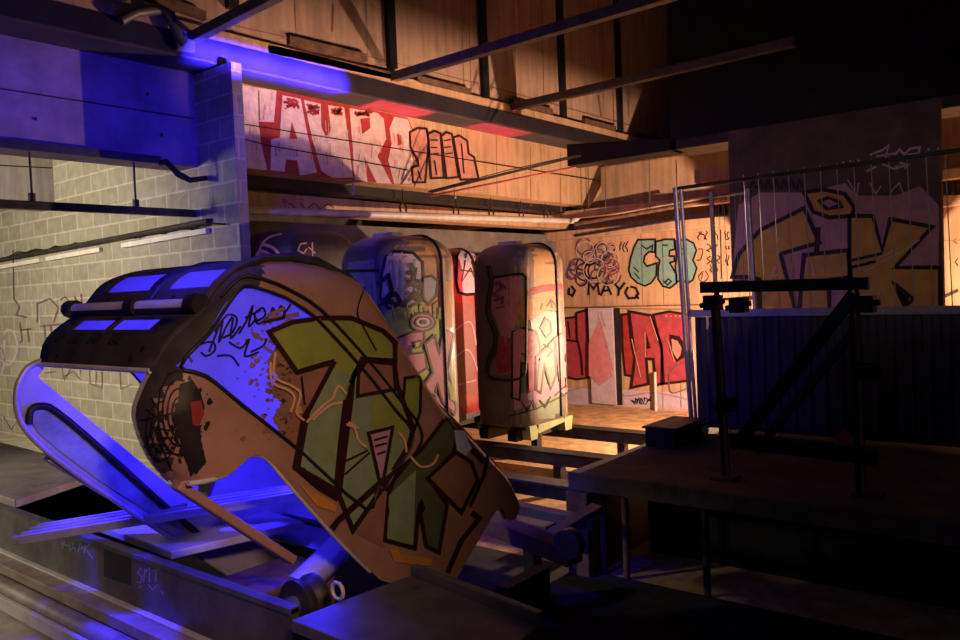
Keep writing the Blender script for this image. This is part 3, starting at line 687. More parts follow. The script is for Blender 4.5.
# --- painting on the side (goes over shell and window pane alike)
def art(mb, lay0=0):
    L = lambda n: n+lay0
    fill(mb, SK, [(288,318),(318,324),(362,372),(396,415),(411,440),(392,472),(366,506),(300,450),(280,432),(272,418),(282,404),(270,392),(278,376),(266,362),(276,346),(268,334)], P['brown'], L(1))
    seven = [(268,332),(292,322),(322,318),(350,318),(382,331),(394,343),(394,361),(361,359),(352,377),(345,400),(340,440),(335,490),(294,466),(302,420),(330,362),(296,372)]
    piece(mb, SK, seven, P['olive'], P['maroon'], 5, L(3))
    fill(mb, SK, [(328,366),(352,378),(344,400),(339,450),(334,486),(297,464),(305,415)], P['sage'], L(4)); line(mb, SK, [(345,400),(340,440),(335,492)], 7, P['maroon'], L(6)); line(mb, SK, [(333,361),(306,412),(296,468)], 5, P['maroon'], L(6))
    fill(mb, SK, [(300,375),(331,365),(306,408),(302,398)], P['brown'], L(5)); line(mb, SK, [(300,376),(303,404)], 2, P['maroon'], L(6)); line(mb, SK, [(296,372),(332,361)], 4.5, P['maroon'], L(7))
    lA = [(352,377),(362,359),(393,362),(396,385),(412,428),(408,445),(380,490),(352,530),(338,495),(345,440),(350,400)]
    piece(mb, SK, lA, P['sage'], P['maroon'], 5, L(3))
    fill(mb, SK, [(372,398),(394,392),(408,424),(404,440),(391,426),(370,430)], P['olive'], L(4))
    piece(mb, SK, [(357,373),(365,361),(392,364),(394,389),(356,396)], P['brown'], P['maroon'], 3.5, L(5))
    piece(mb, SK, [(367,433),(391,427),(380,490)], P['mauve'], P['maroon'], 3.5, L(5))
    for c in ([(343,461),(366,450)], [(343,474),(368,452)], [(372,440),(386,436)], [(373,446),(385,443)], [(375,454),(384,451)]): line(mb, SK, c, 2.0, P['maroon'], L(7))
    fill(mb, SK, [(340,492),(384,492),(384,548),(352,532)], P['brown'], L(2)); line(mb, SK, [(383,478),(336,520),(330,528)], 6, P['maroon'], L(8))
    piece(mb, SK, [(404,378),(420,376),(419,412),(412,434),(402,402)], P['olive'], P['maroon'], 3, L(3))
    piece(mb, SK, [(397,470),(420,450),(446,416),(457,432),(453,452),(428,478),(446,505),(438,552),(425,546),(418,505),(414,548),(384,540),(388,492)], P['dkgreen'], P['maroon'], 4, L(3))
    fill(mb, SK, [(388,495),(415,470),(412,545),(386,538)], P['sage'], L(4)); fill(mb, SK, [(416,505),(420,498),(424,508),(419,516)], P['black'], L(6))
    piece(mb, SK, [(426,478),(454,452),(470,462),(476,480),(460,512)], P['brown'], P['maroon'], 4, L(5))
    line(mb, SK, [(470,512),(478,518),(460,540),(446,572)], 5, P['maroon'], L(6))
    fill(mb, SK, [(452,430),(462,432),(470,448),(464,456),(455,450)], P['ltblue'], L(7)); line(mb, SK, [(447,418),(458,430),(470,448),(482,462)], 5, P['maroon'], L(6)); line(mb, SK, [(486,455),(482,475),(468,506)], 3.5, P['black'], L(8))  # pale blue patch paints the light reflected at a hole
    fill(mb, SK, [(298,484),(318,494),(336,506),(334,512),(316,506)], P['orange'], L(4)); fill(mb, SK, [(388,550),(396,546),(400,554),(432,558),(430,566),(394,562)], P['orange'], L(4)); line(mb, SK, [(300,470),(318,486),(338,498)], 8, P['maroon'], L(3))
    line(mb, SK, [(292,466),(337,496)], 5, P['maroon'], L(7))
    for c in ([(273,352),(272,376),(290,386),(298,394),(294,412),(302,420)], [(268,362),(270,382),(286,390),(292,398),(288,412)], [(304,422),(322,404),(330,398),(336,386),(344,394)], [(310,420),(326,406),(340,402)], [(344,424),(352,428),(356,440),(364,447)], [(396,432),(402,440),(404,452)], [(408,456),(418,466),(430,464),(436,454)], [(346,422),(356,428)]):
        line(mb, SK, c, 2.4, P['peach'], L(9), smooth=True)
    fill(mb, SK, [(294,408),(298,406),(300,412),(296,414)], P['yellow'], L(9))
    line(mb, SK, [(362,289),(355,312),(364,332),(374,350)], 1.1, P['maroon'], L(9), smooth=True)
    # signature loops on the bare pane
    for c in ([(184,358),(188,356),(192,362)], [(200,344),(212,342),(214,350),(206,356),(200,352)], [(208,352),(222,320),(218,342),(226,326),(232,318),(230,338),(240,326)], [(214,332),(226,316),(236,318),(232,332),(222,338)],
              [(238,334),(246,320),(252,306),(248,326),(256,318)], [(244,318),(260,310)], [(254,322),(264,316),(262,308),(254,314),(258,324),(270,314)], [(270,316),(272,308),(276,314),(280,306),(284,312),(290,304)], [(228,342),(240,348),(248,340),(244,356),(258,352)], [(216,356),(230,356),(238,366)], [(250,352),(262,346),(266,338)]):
        line(mb, SK, c, 2.2, P['black'], L(3), smooth=True)
    for a, b, c in (((266,316),(284,308),4), ((276,318),(298,314),4), ((262,322),(276,316),3), ((250,332),(262,340),3), ((262,346),(270,352),3)): line(mb, SK, [a, b], c, P['brown'], L(4))
    rq = random.Random(4)
    for k in range(170):
        cx = 292-abs(rq.gauss(0, 20)); cy = rq.uniform(322, 440); rr = rq.uniform(.8, 3.2)
        fill(mb, SK, [(cx+rr*math.cos(t*1.05)*rq.uniform(.7, 1.2), cy+rr*math.sin(t*1.05)*rq.uniform(.7, 1.2)) for t in range(6)], P['brown'], L(1))
    line(mb, SK, [(228,272),(250,262),(262,258)], 4, P['black'], L(3)); line(mb, SK, [(262,322),(282,318),(284,310)], 3, P['maroon'], L(5))
    # black rings and dark patch on the rounded corner
art(side)
for a in (10, 16, 22, 28): line(side, SK, [(180+a*.75*math.cos(t*.524+.3), 412+a*1.5*math.sin(t*.524+.3)) for t in range(10)], 1.8, P['black'], 4, smooth=True)
for a in (8, 15, 22): line(side, SK, [(163+a*.7*math.cos(t*.6), 430+a*1.3*math.sin(t*.6)) for t in range(9)], 1.2, P['black'], 4, smooth=True)
rnd = random.Random(9)
fill(side, SK, [(180,384),(192,380),(200,392),(204,408),(198,424),(202,446),(206,462),(196,474),(186,462),(180,440),(176,420),(178,402)], P['black'], 3)
for k in range(110):
    cx, cy = rnd.gauss(186, 9), rnd.gauss(424, 24); rr = rnd.uniform(.6, 3.0)
    fill(side, SK, [(cx+rr*rnd.uniform(.6, 1.2)*math.cos(t*.9), cy+rr*1.4*rnd.uniform(.6, 1.2)*math.sin(t*.9)) for t in range(7)], P['black'], 3)
fill(side, SK, [(190,402),(200,400),(203,414),(198,426),(192,424)], P['dkred'], 5)
for k in range(14): line(side, SK, [(rnd.uniform(140, 165), rnd.uniform(395, 455)), (rnd.uniform(150, 185), rnd.uniform(400, 470))], rnd.uniform(.7, 1.6), P['black'], 4)
so = side.build('side_panel', tc_, 50); so.data.update()
po = pane.build('window_pane', so, 50)
gp = [SK.at(x, y, 5) for x, y in catmull(winpx, True, 3)]
MB().tube([p for p in gp if p is not None], .0065, RUBBER, 6, closed=True).build('window_gasket', so, 60, 'black rubber gasket')
gp2 = [SK.at(x, y, 5) for x, y in catmull([(222,298),(240,280),(258,279),(288,290),(320,310),(366,359),(402,404),(417,424),(420,442),(404,466),(384,490)], False, 3)]
MB().tube([p for p in gp2 if p is not None], .0065, RUBBER, 6).build('trim_strip', so, 60)
# inner skin and the far side panel
IN = MB(); IN.add([(XF-d-.03, v[0], v[1]) for v, d in zip(vsF, drF)], fsF, CABI); IN.build('inner_lining', tc_, 50)
XB = XF-WID+.10
yb = lambda p: yz(p[0], p[1], XB)
farO = [(47,360),(30,366),(19,382),(16,402),(22,424),(40,445),(70,469),(110,497),(150,524),(230,575),(330,640),(420,600),(440,480),(380,380),(300,330),(200,305),(120,300)]
farH = [(38,377),(46,364),(127,365),(150,392),(220,470),(205,512),(176,491)]
fv, ff = sheet([[yb(p) for p in farO], [yb(p) for p in farH]], .2)
far = MB(); far.add([(XB, a_, b_) for a_, b_ in fv], ff, CABI)
far.add([(XB-.03, a_, b_) for a_, b_ in fv], ff, CABF)
fo = far.build('far_panel', tc_)
fdo = [(30,420),(32,410),(42,406),(57,413),(100,449),(166,508),(200,536),(170,526),(100,481),(60,451),(38,432)]
fv, ff = sheet([[yz(p[0], p[1], XB+.006) for p in fdo]], .3)
fdm = MB(); fdm.add([(XB+.006, a_, b_) for a_, b_ in fv], ff, mat('door_glass', (.30, .36, .40), .1, 0, var=.5)); fdm.build('far_door', tc_)
MB().tube([on(x, y, 'x', XB+.012) for x, y in catmull([(29,424),(31,410),(42,406),(57,412),(100,448),(166,507),(200,535)], False, 3)], .014, RUBBER, 8).build('door_seal', tc_, 60)
rimL = [(XF-WID+p[2], p[0], p[1]) for p in rimS]
MB().tube([on(x, y, 'x', XB+.01) for x, y in catmull([(47,360),(30,366),(19,382),(16,402),(22,424),(40,445),(70,469),(110,497),(150,524),(230,575)], False, 3)], .012, CABI, 8).build('far_edge', tc_, 60)
# door frame of the near side: corner rail and doorway edge
pA = on(176, 484, 'x', -2.36); pB = on(292, 560, 'x', -2.36)
mb = MB().bar(pA, pB, .032, .05, P['rail'], up=(1, 0, 0)); mb.build('corner_rail', tc_, bevel=.006)
pC = Vector((XF-WID+.06, pA.y, pA.z)); pD = Vector((XF-WID+.06, pB.y, pB.z))
MB().bar(pC, pD, .05, .05, CABI, up=(1, 0, 0)).build('corner_rail', tc_, bevel=.006)
MB().tube([(XF-.012, *yz(*p)) for p in catmull(doorway, False, 3)], .009, PALE, 8).build('doorway_edge', tc_, 60)
# roof and front sheet wrapped round the rim, with window openings
iN = next(i for i, p in enumerate(rimS) if i >= 4*4)
prof = rimS[iN:]
# profile stations at which the sheet is cut: the heights of the window rows, read at the near rim
def st_py(py):
    best = None
    for i in range(len(prof)-1):
        a = Vector((XF-prof[i][2], prof[i][0], prof[i][1])); q = a-EYE; yy = CY-FPX*q.dot(uc)/q.dot(fw)
        b = Vector((XF-prof[i+1][2], prof[i+1][0], prof[i+1][1])); q = b-EYE; y2 = CY-FPX*q.dot(uc)/q.dot(fw)
        if (yy-py)*(y2-py) <= 0: return i+(py-yy)/(y2-yy)
    return 0
def pat(s):
    i = min(int(s), len(prof)-2); t = s-i; a, b = prof[i], prof[i+1]; return tuple(a[k]+(b[k]-a[k])*t for k in range(3))
s_lo = (st_py(331), st_py(319)); s_h = st_py(309); s_up = (st_py(287), st_py(268))
stn = sorted(set(list(range(len(prof)))+[*s_lo, *s_up]))
wins = [(s_lo, -3.14, -2.87), (s_lo, -2.83, -2.56), (s_up, -3.16, -2.83), (s_up, -2.70, -2.40)]
xs_cut = sorted({w_[1] for w_ in wins} | {w_[2] for w_ in wins})
roof = MB()
for si in range(len(stn)-1):
    a = pat(stn[si]); b = pat(stn[si+1]); sm = (stn[si]+stn[si+1])/2
    xa = [XF-WID+a[2]]+[max(min(x, XF-a[2]), XF-WID+a[2]) for x in xs_cut]+[XF-a[2]]; xb = [XF-WID+b[2]]+[max(min(x, XF-b[2]), XF-WID+b[2]) for x in xs_cut]+[XF-b[2]]
    for j in range(len(xa)-1):
        xm_ = (xa[j]+xa[j+1])/2
        if any(w_[0][0] < sm < w_[0][1] and w_[1] < xm_ < w_[2] for w_ in wins): continue
        roof.add([(xa[j], a[0], a[1]), (xa[j+1], a[0], a[1]), (xb[j+1], b[0], b[1]), (xb[j], b[0], b[1])], [(0,1,2,3)], CABD)
ro = roof.build('roof', tc_, 40, weld=True); sd = ro.modifiers.new('thickness', 'SOLIDIFY'); sd.thickness = .012; sd.offset = 0
for (sr, x0, x1) in wins:
    mb = MB(); n = 6
    pts = [pat(sr[0]+(sr[1]-sr[0])*k/n) for k in range(n+1)]
    for k in range(n): mb.add([(x0, pts[k][0], pts[k][1]), (x1, pts[k][0], pts[k][1]), (x1, pts[k+1][0], pts[k+1][1]), (x0, pts[k+1][0], pts[k+1][1])], [(0,1,2,3)], GLASSP)
    wo = mb.build('roof_window', ro, 60)
    ORG[wo.name] = ORG[tc_.name]
def outn(s):
    a = pat(max(0, s-.5)); b = pat(s+.5); t = Vector((0, b[0]-a[0], b[1]-a[1])).normalized(); n = Vector((0, t.z, -t.y))
    return -n if n.y > 0 or (abs(n.y) < .2 and n.z < 0) else n
def onroof(s, x, off): p = pat(s); return Vector((x, p[0], p[1]))+outn(s)*off
# hinge tube with its end knuckles, centre rib, seam ribs, bottom edge
MB().tube([onroof(s_h, -3.30, .02), onroof(s_h, -2.38, .02)], .022, PALE, 10).build('hinge_tube', ro, 60)
for x in (-3.30, -2.80, -2.40):
    MB().tube([onroof(s_h, x-.03, .02), onroof(s_h, x+.03, .02)], .036, BLACK, 10).build('hinge_knuckle', ro, 60)
MB().tube([onroof(s_h-.4, -3.28, .012), onroof(s_h-.4, -2.39, .012)], .016, RUBBER, 8).build('hinge_seal', ro, 60)
MB().tube([onroof(s_h+.3+k*(len(prof)*.5-s_h-.3)/9, -2.765, .006) for k in range(10)], .012, RUBBER, 6).build('roof_rib', ro, 60)
MB().tube([onroof(s_h+.2+k*(len(prof)*.5-s_h-.2)/9, XF-.085, .01) for k in range(10)], .016, CABD, 6).build('roof_rib', ro, 60)
MB().tube([onroof(0, -3.24, 0), onroof(0, -2.42, 0)], .010, PALE, 8).build('front_edge', ro, 60)
for py, xs_ in ((341, (-3.16, -3.01, -2.87, -2.71)),):
    s = st_py(py)
    for x in xs_:
        mb = MB()
        for dx, ds in ((0, 0), (-.022, .05), (.022, .05), (-.022, -.07), (.022, -.07), (0, .1)):
            c = onroof(s+ds*3, x+dx, .004); mb.tube([c, c+outn(s)*.010], .017, BLACK, 6)
        mb.build('vent', ro)
for py, xs_ in ((296, (-3.10, -2.95, -2.62, -2.48)), (333, (-2.50,)), (350, (-2.50,)), (360, (-3.1, -2.55))):
    s = st_py(py)
    for x in xs_:
        c = onroof(s, x, .002); MB().tube([c, c+outn(s)*.01], .010, BLACK, 6).build('bolt', ro)
# long back sheet lining, floor and bench inside
back = MB()
for i in range(int(len(prof)*.58), len(prof)-1):
    a, b = prof[i], prof[i+1]
    na = outn(i)*-.03
    back.add([(XF-WID+a[2]+.02, a[0]+na.y, a[1]+na.z), (XF-a[2]-.02, a[0]+na.y, a[1]+na.z), (XF-b[2]-.02, b[0]+na.y, b[1]+na.z), (XF-WID+b[2]+.02, b[0]+na.y, b[1]+na.z)], [(0,1,2,3)], CABI)
back.build('back_lining', tc_, 60)
q1 = yz(470, 500); q2 = yz(400, 572)
MB().prism([(XF-WID+.08, q1[0], q1[1]), (XF-WID+.08, q2[0], q2[1]), (XF-WID+.08, q2[0]+.04, q2[1]-.03), (XF-WID+.08, q1[0]+.04, q1[1]-.03)], (WID-.16, 0, 0), CABI).build('floor_pan', tc_)
b1, b2, b3_, b4 = yz(398, 420), yz(330, 480), yz(372, 520), yz(440, 460)

MB().tube([on(298, 588, 'x', -2.62), on(325, 562, 'x', -2.62), on(354, 533, 'x', -2.62)], .06, CABI, 14).build('duct', tc_, 60)

# ================================================================== CHANNEL, PLATES AND TRACK IN FRONT
mb = MB()
mb.box((-8, 1.63, .25), (-2.20, 1.66, .65), STEEL); mb.box((-8, 1.622, .635), (-2.20, 1.668, .655), STEEL)
CH = Plane('y', 1.63, -1, .002)
Zt = lambda p: zz(p, 0, 520, 5.33)
for c in ([(325,125),(345,118),(335,155)], [(330,130),(365,135)], [(370,125),(375,160)], [(378,165),(395,120),(405,165)], [(382,150),(402,148)], [(420,170),(430,120),(445,150),(425,150)], [(455,130),(450,175)], [(480,125),(455,150),(490,195),(500,210)],
          [(755,255),(735,280),(760,300),(750,335),(725,330)], [(775,260),(768,330)], [(778,275),(800,255),(798,330)], [(815,270),(855,262)], [(835,265),(832,325)], [(790,340),(815,370),(840,345)], [(860,375),(872,395)], [(740,360),(760,350)]):
    line(mb, CH, Zt(c), 1.2, P['grey'], 1)
fill(mb, CH, Zt([(555,150),(700,190),(700,350),(555,300)]), P['black'], 1)
struct(mb.build('beam_channel_near'), 'near steel web of the cable channel with pale scratched tags')
mb = MB().box((-8, 2.36, .30), (-2.9, 2.40, .64), DSTEEL); struct(mb.build('beam_channel_far'))
mb = MB().box((-8, 1.67, .28), (-2.2, 2.36, .32), BLACK); struct(mb.build('floor_channel'))
for x in (-7, -5.2, -3.9, -2.2):
    mb = MB().box((x, 1.70, -.4), (x+.12, 2.34, .28), DSTEEL); struct(mb.build('column'))
# walkway in front of the channel
mb = MB().box((-8, 1.53, .37), (-1.5, 1.63, .42), mat('worn_flange', (.34, .29, .25), .7, .1, var=.4, scale=7)); mb.box((-8, 1.60, .42), (-2.0, 1.63, .43), PALE); struct(mb.build('trim_6', bevel=.004))
mb = MB().tube([(-8, 1.492, .345), (-1.5, 1.492, .345)], .042, mat('worn_pipe', (.30, .28, .27), .55, .2, var=.4, scale=6), 14); tag(mb.build('pipe', smooth=60), 'round grey pipe running along the walkway at the lower left', 'pipe')
mb = MB().box((-8, 1.425, .28), (-1.5, 1.447, .345), PALE); struct(mb.build('trim_7', bevel=.004))
mb = MB().box((-13, -3, -.4), (-1.2, 1.62, .25), mat('walkway_concrete', (.48, .45, .40), .9, var=.35, scale=4)); struct(mb.build('floor_walkway'))
# left bay floor
mb = MB().box((-12.9, 2.45, -.4), (-7.0, 4.36, -.02), mat('bay_floor', (.45, .43, .36), .9, var=.3)); struct(mb.build('floor_bay'))
for i, (y, r_, m_) in enumerate(((2.75, .05, PALE), (3.05, .06, STEEL))):
    o = MB().tube([(-10, y, .30), (-5.0, y, .30)], r_, m_, 12)
    for x in (-9, -7.2, -5.4): o.bar((x, y, -.4), (x, y, .28), .04, .04, DSTEEL)
    tag(o.build('pipe', smooth=60), ('pale thin pipe lying behind the left cover plate', 'grey thick pipe behind the pale one, left bay')[i], 'pipe')

def plate(name, label, pts, th, m_):
    mb = MB().prism(pts, (0, 0, th), m_); return tag(mb.build(name, bevel=.006), label, 'cover plate', 'cover plates of the channel')
plate('cover_plate', 'grey steel cover plate on the channel at the left edge', [(-7.5, 1.66, .655), (-4.55, 1.66, .655), (-4.85, 2.30, .655), (-7.5, 2.38, .655)], .045, mat('worn_plate', (.36, .34, .33), .6, .1, var=.35, scale=6))
plate('cover_plate', 'blue-lit cover plate under the plank', [(-3.75, 1.72, .64), (-3.08, 1.70, .64), (-2.95, 2.28, .64), (-3.6, 2.34, .64)], .035, PALE)
p_ = [on(291, 620, 'z', .66), on(410, 575, 'z', .66), on(537, 625, 'z', .66), on(470, 690, 'z', .66)]
mb = MB().prism([Vector((v.x, v.y, .62)) for v in p_], (0, 0, .04), STEEL); mb.bar(p_[1]+Vector((0, .02, .01)), p_[2]+Vector((0, .02, .01)), .03, .05, STEEL)
tag(mb.build('cover_plate', bevel=.004), 'grey speckled cover plate with raised back edge at the bottom centre', 'cover plate', 'cover plates of the channel')
mb = MB()
for x in (-2.05,):
    mb.box((x, 1.72, -.4), (x+.1, 1.9, .62), DSTEEL)
struct(mb.build('column'))

# plank: a folded metal profile lying across the channel
a0 = Vector((-3.72, 1.42, .715)); a1 = Vector((-2.52, 2.34, .90))
dr = (a1-a0).normalized(); sdv = dr.cross(Vector((0, 0, 1))).normalized(); upv = sdv.cross(dr)
pl = thing('plank', 'long ribbed metal plank lying across the channel into the tipped cabin, glowing blue', 'plank', tuple(a0))
PLK = mat('plank_paint', (.42, .42, .50), .5, 0, var=.3)
mb = MB().bar(a0, a1, .20, .022, PLK); mb.build('board', pl)
for off in (-.09, -.035, .03, .09):
    MB().bar(a0+sdv*off+upv*.016-dr*.03, a1+sdv*off+upv*.016, .022, .018, PLK).build('rib', pl, bevel=.003)
cz = a0.lerp(a1, .49)+sdv*.055+upv*.03; mb = MB().tube([cz, cz+Vector((0, 0, .085))], .022, WHITE, 14); mb.tube([cz+Vector((0, 0, .085)), cz+Vector((0, 0, .10))], .012, WHITE, 10)
tag(mb.build('spray_can', smooth=40), 'small white can standing on the ribbed plank', 'can')

# pulley machinery inside the channel under the cabin
c = Vector((-2.42, 1.86, .56))
pu = thing('pulley', 'dark grooved pulley in the channel below the tipped cabin', 'pulley', tuple(c))
MB().tube([c+Vector((0, -.05, 0)), c+Vector((0, -.025, 0)), c+Vector((0, 0, 0)), c+Vector((0, .025, 0)), c+Vector((0, .05, 0))], [.09, .09, .07, .09, .09], DSTEEL, 24).build('wheel', pu, 40)
MB().tube([c+Vector((0, -.085, 0)), c+Vector((0, .085, 0))], .035, STEEL, 14).build('hub', pu, 40)
for sx in (-1, 1): MB().bar(c+Vector((0, .075*sx, 0)), c+Vector((.02, .075*sx, -.24)), .05, .02, DSTEEL).build('bracket', pu)
mb = MB().tube([(-2.9, 1.76, .45), (-2.7, 1.74, .50), (-2.45, 1.72, .47), (-2.25, 1.74, .52), (-2.15, 1.8, .58)], .014, RUBBER, 8); tag(mb.build('cable', smooth=60), 'black cable sagging in the open channel under the cabin', 'cable')
mb = MB().tube([Vector((-2.16+.03*math.cos(t*.63), 1.80, .67+.03*math.sin(t*.63))) for t in range(10)], .007, PALE, 6, closed=True); tag(mb.build('shackle', smooth=60), 'small steel ring beside the bottom centre cover plate', 'ring')
mb = MB().box((-2.95, 1.75, .32), (-2.65, 2.2, .55), RUST); mb.tube([(-2.8, 1.74, .45), (-2.8, 1.70, .45)], .09, DSTEEL, 18); tag(mb.build('gearbox', bevel=.01), 'rusty gear case deep in the channel under the plank', 'machine')

# guide rails of the tracks
for i, (y, lab) in enumerate(((4.60, 'steel guide rail under the white-lettered cabin'), (5.62, 'purple-lit guide rail beside the end of the platform'), (6.70, 'dark guide rail in front of the pink-windowed cabin'), (8.0, 'dark guide rail along the orange-lit floor'))):
    t = thing('guide_rail', lab, 'rail', (-6, y, -.4), 'guide rails of the tracks')
    MB().box((-12, y-.06, -.10), (-3.16, y+.06, .02), DSTEEL).build('rail', t, bevel=.006)
    MB().box((-12, y-.10, .02), (-3.16, y+.10, .04), STEEL if i < 2 else BLACK).build('flange', t)
    for x in (-9.5, -7.6, -5.75, -4.55, -3.4): MB().box((x, y-.05, -.4), (x+.09, y+.05, -.10), BLACK).build('support', t)
t = thing('track_switch', 'low rusty beam with round roller lying in the dark pit behind the tipped cabin', 'machine', (-3.2, 3.9, -.4))
MB().bar(on(470, 515, 'y', 3.95), on(575, 556, 'y', 3.85), .14, .10, RUST).build('beam', t)
cr = on(566, 545, 'y', 3.76); MB().tube([cr, cr+Vector((0, .07, 0))], .085, STEEL, 20).build('roller', t, 40)
MB().bar(on(490, 502, 'y', 4.3), on(596, 524, 'y', 4.3), .10, .06, STEEL).build('strut', t)
MB().bar(on(535, 545, 'y', 3.95), on(598, 508, 'y', 4.4), .10, .05, STEEL).build('strut', t)
for x in (-4.2, -3.1): MB().box((x, 3.85, -.4), (x+.1, 4.3, -.15), BLACK).build('support', t)
mb = MB().prism([(-2.75, 3.0, -.39), (-2.45, 2.95, -.39), (-2.40, 3.3, -.39), (-2.7, 3.35, -.39)], (0, 0, .03), PALE); tag(mb.build('sheet', bevel=.004), 'small purple-lit metal sheet on the pit floor', 'sheet')

# ================================================================== FENCE, FRAME AND THINGS ON THE PLATFORM
f = thing('fence', 'tall site fence with wires above and corrugated sheet below on the platform', 'fence', (-1.5, 6.85, .35))
for (a, b, r_) in (((-3.226, 6.85, 2.56), (-3.135, 6.85, .37), .022), ((-3.17, 6.85, 2.55), (-3.09, 6.85, .37), .016), ((.35, 6.85, 2.62), (.35, 6.85, .37), .022)): MB().tube([a, b], r_, GALV, 12).build('post', f, 60)
MB().tube([(-3.2, 6.85, 2.55), (.35, 6.85, 2.60)], .018, DSTEEL, 10).build('top_rail', f, 60)
MB().box((-3.11, 6.82, 1.375), (.35, 6.86, 1.44), GALV).build('middle_rail', f, bevel=.006)
MB().box((-3.09, 6.83, .38), (.35, 6.86, .43), DSTEEL).build('bottom_rail', f)
cs = MB(); n = 27; pts = []
for k in range(n):
    x = -3.07+k*.127
    pts += [(x, 6.845), (x+.05, 6.845), (x+.065, 6.827), (x+.112, 6.827)]
for i in range(len(pts)-1): cs.add([(pts[i][0], pts[i][1], .42), (pts[i+1][0], pts[i+1][1], .42), (pts[i+1][0], pts[i+1][1], 1.38), (pts[i][0], pts[i][1], 1.38)], [(0,1,2,3)], CORR)
co_ = cs.build('corrugated_sheet', f); sm = co_.modifiers.new('thickness', 'SOLIDIFY'); sm.thickness = .004
for k in range(22):
    x = -2.56+k*.127
    MB().tube([(x, 6.85, 1.42), (x-.03, 6.85, 2.60)], .0042, GALV, 6).build('wire', f)
MB().tube([(-2.0, 6.85, 1.9), (-1.98, 6.85, 2.1)], .02, BLACK, 8).build('clamp', f)
for x in (-3.12, .3): MB().box((x-.1, 6.65, .35), (x+.1, 7.05, .40), DSTEEL).build('foot', f)
g = thing('fence', 'narrow fence panel standing close behind the wired site fence', 'fence', (-3.0, 7.6, .35))
for a, b in (((-3.2, 7.6, 2.57), (-3.16, 7.6, .40)), ((-2.835, 7.6, 2.56), (-2.76, 7.6, .40))): MB().tube([a, b], .022, GALV, 12).build('post', g, 60)
MB().tube([(-3.2, 7.6, 2.52), (-2.83, 7.6, 2.53)], .014, GALV, 8).build('top_rail', g, 60)
MB().tube([(-3.17, 7.6, 1.2), (-2.79, 7.6, 1.2)], .014, GALV, 8).build('middle_rail', g, 60)
for k in range(6): MB().tube([(-3.13+k*.055, 7.6, 2.52), (-3.09+k*.055, 7.6, .45)], .0025, GALV, 5).build('wire', g)
MB().box((-3.25, 7.45, .35), (-2.7, 7.75, .40), DSTEEL).build('foot', g)

fr = thing('support_frame', 'black steel frame with diagonal braces standing in front of the fence', 'frame', (-1.7, 5.2, .35))
for a, b in (((-2.125, 5.2, .35), (-2.17, 5.2, 1.68)), ((-1.275, 5.2, .35), (-1.29, 5.2, 1.66))):
    MB().bar(a, b, .022, .022, RUST).build('post', fr)
    MB().bar(Vector(a)+Vector((-.035, .02, 0)), Vector(b)+Vector((-.035, .02, -.1)), .03, .03, BLACK).build('post_sleeve', fr)
MB().bar((-2.28, 5.2, 1.655), (-1.22, 5.2, 1.645), .06, .075, BLACK).build('top_bar', fr, bevel=.006)
MB().bar((-2.10, 5.2, .62), (-1.2, 5.2, .60), .07, .10, BLACK).build('bottom_bar', fr, bevel=.006)
MB().bar((-1.30, 5.18, 1.58), (-2.05, 5.18, .60), .05, .075, BLACK).build('brace', fr)
MB().bar((-1.32, 5.25, 1.36), (-1.95, 5.25, .55), .05, .05, DSTEEL).build('brace', fr)
for (x, z) in ((-2.20, 1.55), (-2.02, 1.53), (-1.24, 1.52), (-2.13, .86), (-1.24, 1.12)):
    mb = MB().box((x-.05, 5.15, z-.05), (x+.05, 5.25, z+.05), BLACK); mb.tube([(x, 5.13, z), (x, 5.27, z)], .045, BLACK, 12); mb.tube([(x-.09, 5.2, z-.02), (x+.08, 5.2, z+.01)], .018, BLACK, 8); mb.build('coupler', fr)
for x in (-2.15, -1.25): MB().box((x-.08, 5.12, .35), (x+.08, 5.28, .37), DSTEEL).build('base_plate', fr)
MB().prism([(-1.36, 5.12, .66), (-1.30, 5.12, .71), (-1.36, 5.12, .78), (-1.42, 5.12, .71)], (0, .02, 0), P['dkred']).build('reflector', fr, label='dark red diamond reflector')
mb = MB().box((-3.14, 5.95, .35), (-2.87, 6.5, .50), BLACK); mb.box((-3.16, 5.93, .50), (-2.85, 6.52, .52), DSTEEL); tag(mb.build('toolbox', bevel=.01), 'low black box at the left end of the platform', 'box')
mb = MB().box((-3.62, 6.63, .04), (-3.36, 6.77, .12), BLACK); mb.tube([(-3.5, 6.62, .13), (-3.5, 6.78, .13)], .035, BLACK, 10); tag(mb.build('rail_clamp', bevel=.006), 'small black clamp sitting on the rail beside the platform', 'clamp')
mb = MB().tube([(-3.0, 6.6, .37), (-2.9, 6.6, .37), (-2.9, 6.62, .40)], .03, PALE, 10); tag(mb.build('coupling', smooth=60), 'small pale metal coupling at the foot of the fence post', 'coupling')

# white sheet and dark gap in the back wall
mb = MB().prism([on(588, 308, 'y', 11.93), on(612, 308, 'y', 11.93), on(616, 405, 'y', 11.93), on(592, 403, 'y', 11.93)], (0, .04, 0), P['lilac'])
WD = Plane('y', 11.93, -1, .003)
fill(mb, WD, S4([(240,260),(280,170),(300,150),(350,340),(355,420),(290,470),(240,420)]), P['pink'], 1)
for c in ([(285,120),(345,330),(362,400)], [(250,440),(290,430),(290,470),(360,420)], [(300,110),(320,180)]): line(mb, WD, S4(c), 1.0, P['mauve'], 2)
tag(mb.build('door_panel'), 'pale sliding door sheet with faded pink paint against the back wall', 'door')
mb = MB().prism([on(612.5, 308, 'y', 11.985), on(619.5, 308, 'y', 11.985), on(622.5, 405, 'y', 11.985), on(616, 405, 'y', 11.985)], (0, .01, 0), BLACK)
struct(mb.build('door_1'))
mb = MB().box((-8.2, 11.975, 1.315), (-5.2, 12.0, 1.33), RUST); struct(mb.build('trim_8'))

